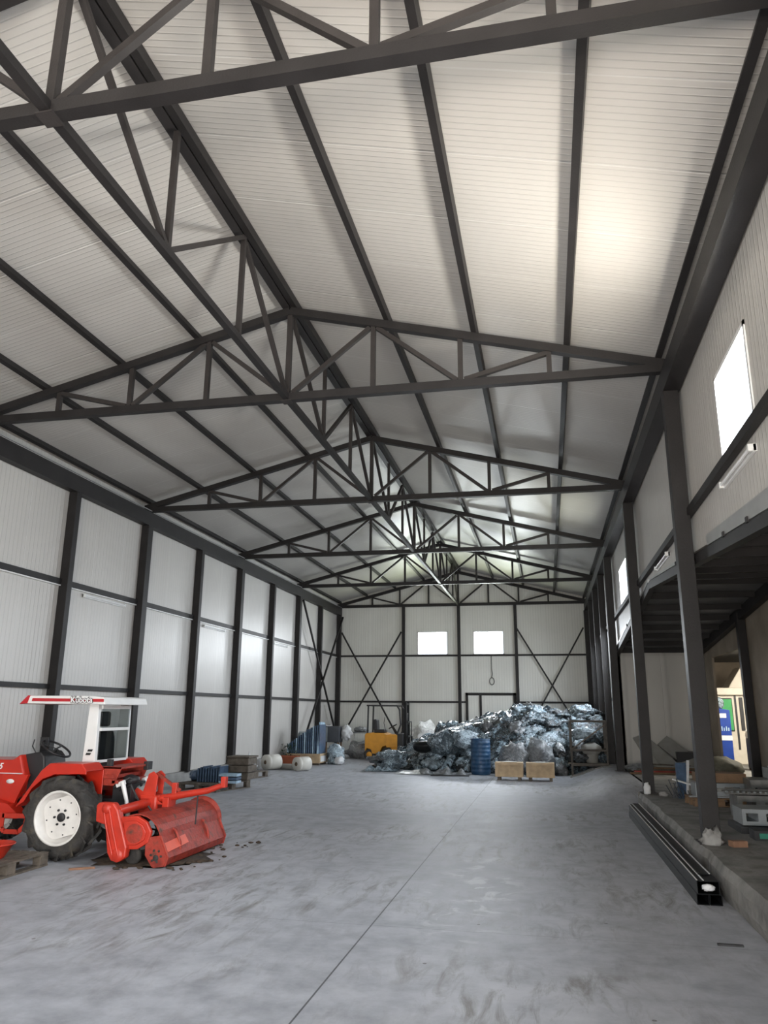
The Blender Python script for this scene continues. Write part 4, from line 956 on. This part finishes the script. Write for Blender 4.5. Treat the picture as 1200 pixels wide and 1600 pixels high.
for i, (x, y, z, r, lab) in enumerate(((-4.5, 22.8, .33, .34, 'pale blue bubble-like bundle between forklift and black bundle'), (-2.35, 22.6, .95, .3, 'pale blue bundle on the heap above the barrel'), (-2.9, 22.7, .80, .36, 'pale blue bundle on the heap left of the barrel'))):
    tag(MB().blob((x, y, z-.05), (r*1.3, r, r*.8), .45, 2.6, 70+i, flat=-z+.05 if z < .4 else None).build('plastic_bundle', 'film_pale', origin=(x, y, 0)), lab, 'plastic bundle')
# blue barrel
t = thing('blue_barrel', 'blue plastic barrel with ribs, in front of the heap', 'barrel', (-1.85, 22.0, 0))
pr = [(0, 0), (.24, 0), (.26, .03)]
for k in range(8):
    z = .06+k*.105; pr += [(.262, z), (.272, z+.02), (.272, z+.04), (.262, z+.06)]
pr += [(.262, .90), (.25, .925), (.235, .93), (.23, .91), (0, .91)]
MB().lathe(pr, (-1.85, 22.0, 0), 'z', 36).build('body', 'bluebarrel', t)
MB().lathe([(.255, .905), (.27, .91), (.27, .935), (.25, .94)], (-1.85, 22.0, 0), 'z', 36).build('rim', 'bluebarrel', t)
# two small crates on legs
def small_crate(x, label):
    t = thing('small_crate', label, 'crate', (x, 20.5, 0), 'small pale wooden crates')
    w, d = .345, .20
    MB().box(x-w+.02, x+w-.02, 20.5-d+.02, 20.5+d-.02, .09, .40).build('panel', 'wood', t)
    for sx in (-1, 1):
        for sy in (-1, 1): MB().box(x+sx*(w-.03)-.03, x+sx*(w-.03)+.03, 20.5+sy*(d-.02)-.022, 20.5+sy*(d-.02)+.022, .085, .42).build('corner_post', 'wood', t)
    MB().box(x-w, x+w, 20.5-d-.005, 20.5-d+.02, .085, .13).build('rail', 'wood', t); MB().box(x-w, x+w, 20.5-d-.005, 20.5-d+.02, .37, .42).build('rail', 'wood', t)
    MB().box(x-.025, x+.025, 20.5-d-.004, 20.5-d+.02, .13, .37).build('batten', 'wood', t)
    MB().box(x-w, x+w, 20.5-d, 20.5+d, .415, .43).build('lid', 'wood', t)
    for sx in (-1, 1): MB().box(x+sx*.25-.04, x+sx*.25+.04, 20.5-d, 20.5+d, 0, .085).build('foot', 'oldwood', t)
    MB().blob((x+.02, 20.5, .44), (.2, .1, .012), .4, 3, 5, 2).build('cover_sheet', 'bag', t)
small_crate(-1.01, 'pale wooden crate on feet next to the blue barrel')
small_crate(-.24, 'pale wooden crate on feet, the one farther from the barrel')
# steel rack
RK = thing('steel_rack', 'rusty open steel rack in front of the heap, near the right posts', 'rack', (1.0, 22.2, .1))
ry0, ry1, rx0, rx1 = 21.9, 22.7, .58, 1.50; rz = 1.44
for x in (rx0, rx1):
    for y in (ry0, ry1): MB().box(x-.025, x+.025, y-.025, y+.025, fh(x, y), rz).build('post', 'rust', RK)
for z in (.28, .66, rz-.04):
    for y in (ry0, ry1): MB().box(rx0, rx1, y-.02, y+.02, z, z+.05).build('rail', 'rust', RK)
    for x in (rx0, rx1): MB().box(x-.02, x+.02, ry0, ry1, z, z+.05).build('rail', 'rust', RK)
MB().bar((rx0, ry0-.03, .70), (rx1, ry0-.03, 1.36), .03, .05, (0, 1, 0)).build('diagonal', 'oldwood', RK)
MB().box(rx0-.1, rx1+.05, ry0-.02, ry1+.02, .33, .345).build('shelf', 'oldwood', RK)
tag(MB().lathe([(0, 0), (.13, 0), (.15, .02), (.17, .25), (.175, .26), (0, .26)], (1.12, 22.2, .35), 'z', 22).build('grey_bucket', 'greyboard', origin=(1.12, 22.2, .35)), 'grey bucket standing on the rack shelf', 'bucket')
tag(MB().blob((1.12, 22.2, .70), (.26, .22, .17), .2, 1.6, 81).build('grey_sack', 'greyboard', origin=(1.12, 22.2, .6)), 'dull grey sack lying on the bucket inside the rack', 'sack')
for i, (x, y, l) in enumerate(((.9, 21.2, .8), (1.05, 21.35, 1.0), (.85, 21.5, .5))):
    tag(MB().bar((x-l/2, y, fh(x-l/2, y)+.03), (x+l/2, y+.15, fh(x+l/2, y)+.03), .05, .03).build('steel_bar', 'alu', origin=(x, y, 0)), ['rusty bar on the floor before the rack, nearest one', 'longest rusty bar on the floor before the rack', 'short rusty bar right at the feet of the rack'][i], 'bar')
for i, (x, y, z, m_, lab) in enumerate(((.95, 22.3, 1.1, 'film_pale', 'pale blue film bundle inside the upper part of the rack'), (.8, 22.3, .5, 'film_dark', 'dark bundle on the rack shelf, left of the bucket'), (1.3, 22.9, 1.0, 'film', 'blue grey bundle pressed against the back of the rack'))):
    tag(MB().blob((x, y, z), (.32, .26, .17), .4, 2.4, 90+i).build('plastic_bundle', m_, origin=(x, y, z-.17)), lab, 'plastic bundle')

# ------------------------------------------------------------------ long steel tubes by the slab
def sq_tube(x, z, w, h, y0, y1, label, skew):
    b = MB(); t_ = .006
    def P(px, y, pz): return (px+skew*(y-y0), y, pz)
    o_ = [(x-w/2, z), (x+w/2, z), (x+w/2, z+h), (x-w/2, z+h)]; i_ = [(x-w/2+t_, z+t_), (x+w/2-t_, z+t_), (x+w/2-t_, z+h-t_), (x-w/2+t_, z+h-t_)]
    vs = [P(a, y0, c) for a, c in o_]+[P(a, y1, c) for a, c in o_]+[P(a, y0, c) for a, c in i_]+[P(a, y1, c) for a, c in i_]
    fs = []
    for k in range(4):
        n_ = (k+1) % 4; fs += [(k, n_, n_+4, k+4), (k+8, k+12, n_+12, n_+8), (k, k+8, n_+8, n_), (k+4, n_+4, n_+12, k+12)]
    b.add(vs, fs)
    return tag(b.build('steel_tube', 'blackgloss', origin=(x, y0, z), bevel=.004), label, 'steel tube', 'black steel tubes along the slab')
ya, yb_ = 7.88, 13.9
sq_tube(1.285, 0, .105, .09, ya, yb_, 'lower left black steel tube lying along the slab', .0)
sq_tube(1.395, 0, .105, .09, ya, yb_, 'lower right black steel tube lying along the slab', .0)
sq_tube(1.335, .092, .19, .11, ya-.02, yb_, 'wide black steel tube on top, with white paper in its end', .0)
sq_tube(1.35, .203, .10, .012, ya+.25, yb_, 'thin black flat profile on top of the steel tubes', .0)
for i, x in enumerate((1.245, 1.30, 1.40)):  # thin white strips laid along the top of the steel tubes
    tag(MB().box(x-.006, x+.006, ya, yb_, .2025, .206).build('chalk_line', 'decal_w', origin=(x, ya, .203)) if i < 2 else MB().box(x-.006, x+.006, ya+.25, yb_, .2155, .219).build('chalk_line', 'decal_w', origin=(x, ya, .203)),
        ['shiny edge strip at the left of the top steel tube', 'shiny edge strip in the middle of the top steel tube', 'shiny edge strip at the right of the top steel tube'][i], 'strip')
tag(MB().blob((1.34, 7.885, .145), (.055, .03, .03), .35, 3, 3).build('paper_wad', 'bag', origin=(1.34, 7.88, .12)), 'white paper wad stuffed in the end of the wide steel tube', 'paper')
tag(MB().box(1.15, 1.33, 6.6, 6.63, 0, .012).build('flat_scrap', 'black', origin=(1.2, 6.6, 0)), 'thin dark metal scrap on the floor near the slab', 'scrap')

# ------------------------------------------------------------------ annex contents
Z = .30
tag(MB().blob((1.66, 9.27, Z+.04), (.10, .06, .11), .7, 4., 3, flat=-.04).build('mortar_lump', 'curb', origin=(1.66, 9.27, Z)), 'broken pale mortar at the foot of the nearest post', 'rubble')
tag(MB().obox((1.90, 9.22, Z+.03), Vector((.95, .3, 0)).normalized(), Vector((-.3, .95, 0)).normalized(), Vector((0, 0, 1)), .16, .1, .06).build('brick_piece', 'brick', origin=(1.9, 9.22, Z)), 'orange brick piece beside the nearest post', 'brick')
tag(MB().blob((1.62, 14.55, Z+.08), (.06, .05, .12), .3, 2.6, 5, flat=-.08).build('mortar_lump', 'bag', origin=(1.62, 14.55, Z)), 'small white lump at the foot of the second post', 'rubble')
tag(MB().blob((1.85, 14.3, Z+.03), (.07, .06, .05), .3, 2.6, 6, flat=-.03).build('stone', 'curb', origin=(1.85, 14.3, Z)), 'small stone right of the second post', 'stone')
# leaning boards at the back panels
for i, (x, dx, lab) in enumerate(((2.35, .55, 'wide grey board leaning on the annex back wall, left one'), (2.75, .75, 'wide grey board leaning on the annex back wall, right one'), (2.15, .35, 'narrow grey board leaning at the left of the wide ones'))):
    a = Vector((x+dx, 20.1, Z+.05)); b = Vector((x, 20.75, Z+.62+.08*i))
    tag(MB().bar(a, b, .34 if i < 2 else .2, .03, (0, -1, .4)).build('leaning_board', 'greyboard', origin=a), lab, 'board')
tag(MB().box(3.0, 3.7, 20.3, 20.85, Z, Z+.45).build('dark_chest', 'black', origin=(3.3, 20.5, Z)), 'dark chest against the annex back wall behind the nearest post', 'chest')
for i in range(6):
    y = 19.2+i*.2; m_ = ['brownwood', 'red_old', 'oldwood', 'brownwood', 'greyboard', 'oldwood'][i]
    tag(MB().bar((1.8+.1*i, y, Z+.02+.03*i), (3.5, y+.1, Z+.03+.02*i), .16, .03).build('floor_board', m_, origin=(2.6, y, Z)), ['brown board, nearest of the boards on the annex floor', 'dark red board on the annex floor behind the second post', 'dark weathered board on the annex floor, third from front', 'brown board on the annex floor, fourth from front', 'grey board on the annex floor, fifth from front', 'dark weathered board nearest the annex back wall'][i], 'board')
tag(MB().blob((2.1, 19.9, Z+.1), (.34, .2, .09), .4, 2.4, 7).build('white_sheet', 'film_grey', origin=(2.1, 19.9, Z)), 'crumpled pale sheet by the foot of the annex back wall', 'sheeting')
# parts stack beside the nearest post (px 1045-1090)
make_pallet('wooden_pallet', .75, .55, 'brownwood', 'brown pallet with metal parts behind the nearest post', (2.45, 13.2, Z), .1, .12)
def machined(name, x0, x1, y0, y1, z0, z1, label, cat, mat='alu', holes=3):
    t = thing(name, label, cat, ((x0+x1)/2, (y0+y1)/2, z0))
    MB().box(x0, x1, y0, y1, z0, z0+(z1-z0)*.25).build('base', mat, t); MB().box(x0, x1, y0, y1, z1-(z1-z0)*.25, z1).build('top', mat, t)
    for k in range(holes+1):
        x = x0+(x1-x0)*k/holes; w = (x1-x0)/holes*.2
        MB().box(max(x0, x-w), min(x1, x+w), y0, y1, z0+(z1-z0)*.25, z1-(z1-z0)*.25).build('rib', mat, t)
    return t
machined('machined_casting', 2.15, 2.85, 13.0, 13.4, Z+.13, Z+.33, 'pale machined frame on the brown pallet behind the nearest post', 'casting', 'cabside', 2)
tag(MB().box(2.05, 2.75, 12.95, 13.05, Z+.125, Z+.145).build('flat_bar', 'cabside', origin=(2.4, 13, Z+.13)), 'pale flat bar sticking out of the brown pallet', 'bar')
tag(MB().box(2.2, 2.9, 13.05, 13.5, Z+.335, Z+.47).build('brown_carton', 'brownwood', origin=(2.5, 13.3, Z+.33)), 'brown carton on top of the pale metal frame', 'carton')
tag(MB().obox((2.12, 14.05, Z+.28), Vector((1, .2, 0)).normalized(), Vector((-.2, 1, 0)).normalized(), Vector((0, 0, 1)), .16, .05, .56).build('blue_board', 'bluepanel', origin=(2.12, 14.05, Z)), 'blue and white board standing left of the brown pallet', 'board')
tag(MB().obox((2.21, 14.03, Z+.3), Vector((1, .2, 0)).normalized(), Vector((-.2, 1, 0)).normalized(), Vector((.1, 0, 1)).normalized(), .03, .05, .6).build('white_strip', 'bag', origin=(2.21, 14.03, Z)), 'white strip standing beside the blue board', 'strip')
tag(MB().bar((1.98, 14.0, Z+.30), (2.3, 13.7, Z+.22), .06, .02).build('white_bar', 'bag', origin=(2.1, 13.9, Z+.2)), 'short white bar resting against the blue board', 'bar')
random.seed(9); wr = MB()
for i in range(14):
    p = Vector((2.08+random.uniform(-.15, .15), 13.9+random.uniform(-.15, .15), Z+.02)); wr.tube([p, p+Vector((random.uniform(-.12, .12), random.uniform(-.1, .1), random.uniform(.1, .3)))], .008, 5)
tag(wr.build('wire_scrap', 'cab', origin=(2.08, 13.9, Z)), 'tangle of thin wires before the blue board', 'wire', kind='stuff')
# racks of metal pieces right of the nearest post
machined('machine_bed', 2.42, 3.55, 11.5, 12.0, Z+.0, Z+.30, 'long grey machined bed on the annex floor, farthest of three', 'machine bed', 'alu', 4)
machined('machine_bed', 2.20, 3.3, 10.3, 10.8, Z+.08, Z+.26, 'pale machined bed with square holes right of the nearest post', 'machine bed', 'cabside', 5)
machined('machine_bed', 2.85, 3.7, 12.6, 13.2, Z+.0, Z+.42, 'grey machined bed with a beam on it, before the black post', 'machine bed', 'alu', 3)
tag(MB().bar((2.25, 11.93, Z+.325), (3.65, 11.96, Z+.325), .08, .045).build('flat_bar', 'alu', origin=(2.9, 12.4, Z+.4)), 'long grey bar laid across the machined beds', 'bar')
tag(MB().bar((2.3, 11.7, Z+.32), (3.6, 11.75, Z+.32), .30, .02).build('metal_plate', 'alu', origin=(3.0, 11.7, Z+.31)), 'grey metal plate on the farthest machined bed', 'plate')
tag(MB().box(3.15, 3.65, 12.7, 13.1, Z+.43, Z+.58).build('metal_tray', 'alu', origin=(3.4, 12.9, Z+.43)), 'grey tray of small parts before the black post', 'tray')
random.seed(14)
for i in range(7):
    x = 3.18+i*.07; tag(MB().blob((x, 12.9+random.uniform(-.1, .1), Z+.592), (.02, .035, .015), .6, 3.5, i, 2).build('small_part', 'cabside', origin=(x, 12.9, Z+.58)), 'small bright part in the grey tray', 'part', 'bright parts in the tray')
for i in range(9):
    x = 2.30+i*.07; tag(MB().blob((x, 11.52, Z+.342), (.022, .03, .014), .6, 3.5, i, 2).build('small_part', 'cabside', origin=(x, 11.52, Z+.33)), 'small bright part in the row on the metal plate', 'part', 'bright parts on the metal plate')
tag(MB().box(2.15, 3.4, 10.2, 10.9, Z+.0, Z+.07).build('dark_plate', 'black', origin=(2.8, 10.5, Z)), 'dark plate under the pale machined bed', 'plate')
for i, (x, lab) in enumerate(((2.18, 'dark green case right of the nearest post'), (2.62, 'dark green case, second from the nearest post'))):
    t = thing('green_case', lab, 'case', (x+.2, 9.8, Z)); MB().box(x, x+.42, 9.7, 9.95, Z, Z+.10).build('body', 'black', t)
    MB().box(x+.05, x+.30, 9.69, 9.70, Z+.02, Z+.075).build('panel', 'green', t)
t = thing('angle_iron_rack', 'black angled iron rack at the right edge, above the brown pallet', 'rack', (2.75, 9.0, Z+.15))
for dz in (0, .07, .14):
    MB().bar((2.35, 9.2, Z+.16+dz), (2.9, 8.5, Z+.14+dz), .04, .03).build('rail', 'blackgloss', t); MB().bar((2.55, 9.4, Z+.17+dz), (3.1, 8.7, Z+.15+dz), .04, .03).build('rail', 'blackgloss', t)
MB().box(2.5, 2.9, 8.9, 9.2, Z+.14, Z+.32).build('box', 'alu', t, .01)
make_pallet('wooden_pallet', .7, .6, 'oldwood', 'rusty brown pallet at the right edge on the raised slab', (2.62, 8.75, Z), .5, .13)
tag(MB().blob((3.05, 10.25, Z+.42), (.20, .24, .26), .25, 2, 33).build('checked_sack', 'film_pale', origin=(3.05, 10.25, Z)), 'pale blue checked sack at the right edge', 'sack')
tag(MB().blob((3.6, 18.3, Z+.19), (.36, .55, .25), .3, 2, 35, flat=-.19).build('khaki_sack', 'khaki', origin=(3.6, 18.3, Z)), 'khaki tarpaulin sack lying at the machine room opening', 'sack')
tag(MB().box(3.35, 3.75, 17.7, 18.2, Z, Z+.03).build('blue_mat', 'blue', origin=(3.55, 18, Z)), 'dark blue sheet under the khaki sack', 'sheet')

# machine room: blue cabinet and cream machine
t = thing('blue_cabinet', 'tall blue cabinet seen through the opening', 'cabinet', (4.58, 22.4, Z))
MB().prism([(4.36, Z+.1), (4.70, Z+.1), (4.70, 1.75), (4.36, 1.80)], 22.2, 22.6, 'y').build('body', 'blue', t, .01)
MB().box(4.37, 4.70, 22.19, 22.2, .98, 1.10).build('band', 'bag', t); MB().box(4.42, 4.60, 22.19, 22.2, 1.55, 1.66).build('sign', 'bag', t)
for i in range(5): MB().box(4.40+i*.055, 4.425+i*.055, 22.19, 22.2, 1.22, 1.30+.03*(i % 2)).build('mark', 'blue_light', t)
tag(MB().blob((4.48, 22.4, 1.92), (.13, .13, .16), .35, 2.4, 41).build('clear_bag', 'film_pale', origin=(4.48, 22.4, 1.78)), 'pale plastic bag on top of the blue cabinet', 'bag')
t = thing('milling_machine', 'cream machining centre with a green window in the far room', 'machine', (5.0, 24.0, Z))
MB().box(4.60, 5.9, 23.6, 24.9, Z, 2.25).build('enclosure', 'cream', t, .03)
MB().prism([(5.0, 2.25), (5.9, 2.25), (5.9, 2.95), (5.45, 2.95), (5.15, 2.5)], 23.8, 24.7, 'y').build('column_head', 'cream', t, .02)
MB().box(4.7, 5.08, 23.57, 23.6, 1.18, 2.08).build('window_frame', 'black', t, .02)
MB().box(4.72, 5.06, 23.56, 23.575, 1.21, 2.05).build('window', 'greenglass', t, .01)
MB().box(5.14, 5.19, 23.58, 23.6, .7, 2.2).build('gap', 'black', t); MB().box(5.26, 5.36, 23.58, 23.6, 1.2, 2.1).build('side_window', 'black', t, .01)
MB().box(4.55, 5.5, 23.45, 23.6, 2.16, 2.36).build('hood', 'cream', t, .02)
t = thing('tool_trolley', 'black trolley with a white cloth beside the machine', 'trolley', (5.0, 21.3, Z))
MB().box(4.86, 5.2, 21.1, 21.5, Z+.05, 1.15).build('body', 'black', t, .01); MB().blob((5.0, 21.25, 1.18), (.2, .18, .12), .4, 2.4, 43).build('cloth', 'bag', t)
for dx in (4.9, 5.15):
    for dy in (21.15, 21.45): MB().lathe([(0, -.02), (.04, -.02), (.04, .02), (0, .02)], (dx, dy, Z+.04), 'y', 12).build('castor', 'tyre', t)

# ------------------------------------------------------------------ light
w = bpy.data.worlds.new('World'); sc.world = w; w.use_nodes = True; nt = w.node_tree
bg = nt.nodes['Background']; bg.inputs['Color'].default_value = (.80, .90, 1.0, 1); bg.inputs['Strength'].default_value = 4.5
def area(name, loc, target, sx, sy, power, col):
    l = bpy.data.lights.new(name, 'AREA'); l.shape = 'RECTANGLE'; l.size = sx; l.size_y = sy; l.energy = power; l.color = col
    o = bpy.data.objects.new(name, l); COL.objects.link(o); o.location = loc
    o.rotation_euler = (Vector(target)-Vector(loc)).to_track_quat('-Z', 'Y').to_euler(); return o
# added lamp for light off the unseen yard, through the added gate
area('yard_bounce', (-1.0, YF-1.5, .3), (-1.6, YF+2.6, 5.0), 4.2, 2.4, 1050, (1., .90, .80))
# daylight thrown up from the sunlit annex roof and the ground outside each window
area('window_bounce', (2.85, 6.7, 3.75), (2.75, 6.7, 6.), 4.2, 1.6, 2000, (1., .94, .82))
area('window_bounce_near', (2.80, 1.6, 3.4), (2.70, 1.6, 6.), 3.6, 1.5, 1500, (1., .92, .82))  # lamp for the added right window out of view
area('window_bounce_far', (2.70, 17.7, 3.86), (2.60, 17.7, 6.), 3.0, 1.2, 330, (.97, 1., .80))
area('back_window_light', (-3.3, YB+1.0, 3.3), (-3.3, YB-.6, 6.), 4.6, 1.2, 700, (.90, 1., .70))
# skylight through the windows; added windows get lamps too
for h in W_R:
    area('window_sky', (WR+.42, (h[0]+h[1])/2, (h[2]+h[3])/2+.08), (WR-4, (h[0]+h[1])/2, (h[2]+h[3])/2-2.4), h[1]-h[0], h[3]-h[2], 300 if h[2] > 3 else 170, (.84, .92, 1.))
for h in W_B:
    area('window_sky', ((h[0]+h[1])/2, YB+.42, (h[2]+h[3])/2+.08), ((h[0]+h[1])/2, YB-4, (h[2]+h[3])/2-2.4), h[1]-h[0], h[3]-h[2], 190, (.90, .95, 1.))
for h in W_F_ADDED:
    area('window_sky', ((h[0]+h[1])/2, YF-.45, (h[2]+h[3])/2), ((h[0]+h[1])/2+.6, YF+4, (h[2]+h[3])/2+.9), h[1]-h[0], h[3]-h[2], 120, (1., .95, .88))  # warm lamps for the added front windows, aimed up at the roof
area('room_lamp', (6.0, 20.0, 3.0), (5.5, 21.5, .5), 2.0, 1.2, 230, (1., .93, .8))  # added area light without a fitting, brightens the far room
su = bpy.data.lights.new('sun', 'SUN'); su.energy = 5; su.angle = .02; su.color = (1, .95, .85)
so = bpy.data.objects.new('sun', su); COL.objects.link(so); so.rotation_euler = (Vector((.42, .35, -1))).to_track_quat('-Z', 'Y').to_euler()

# ------------------------------------------------------------------ camera
cam = bpy.data.cameras.new('camera'); co = bpy.data.objects.new('camera', cam); COL.objects.link(co)
F, YAW, PIT, ROLL = 1191.76, .2066, .2554, .0079
cam.sensor_fit = 'VERTICAL'; cam.sensor_height = 24.; cam.lens = F/1600*24.; cam.clip_end = 300
cy, sy, cp, sp = math.cos(YAW), math.sin(YAW), math.cos(PIT), math.sin(PIT)
fw = Vector((-sy*cp, cy*cp, sp)); rt = Vector((cy, sy, 0)); up = rt.cross(fw)
r2 = rt*math.cos(ROLL)+up*math.sin(ROLL); u2 = -rt*math.sin(ROLL)+up*math.cos(ROLL)
m = Matrix((r2, u2, -fw)).transposed().to_4x4(); m.translation = Vector((0, 0, 1.65)); co.matrix_world = m
sc.camera = co
vs_ = sc.view_settings; vs_.view_transform = 'Standard'; vs_.look = 'None'; vs_.exposure = .30; vs_.gamma = 1.; vs_.use_curve_mapping = False
try:
    sc.cycles.use_denoising = True; sc.cycles.max_bounces = 8; sc.cycles.diffuse_bounces = 5; sc.cycles.sample_clamp_indirect = 6
except Exception: pass
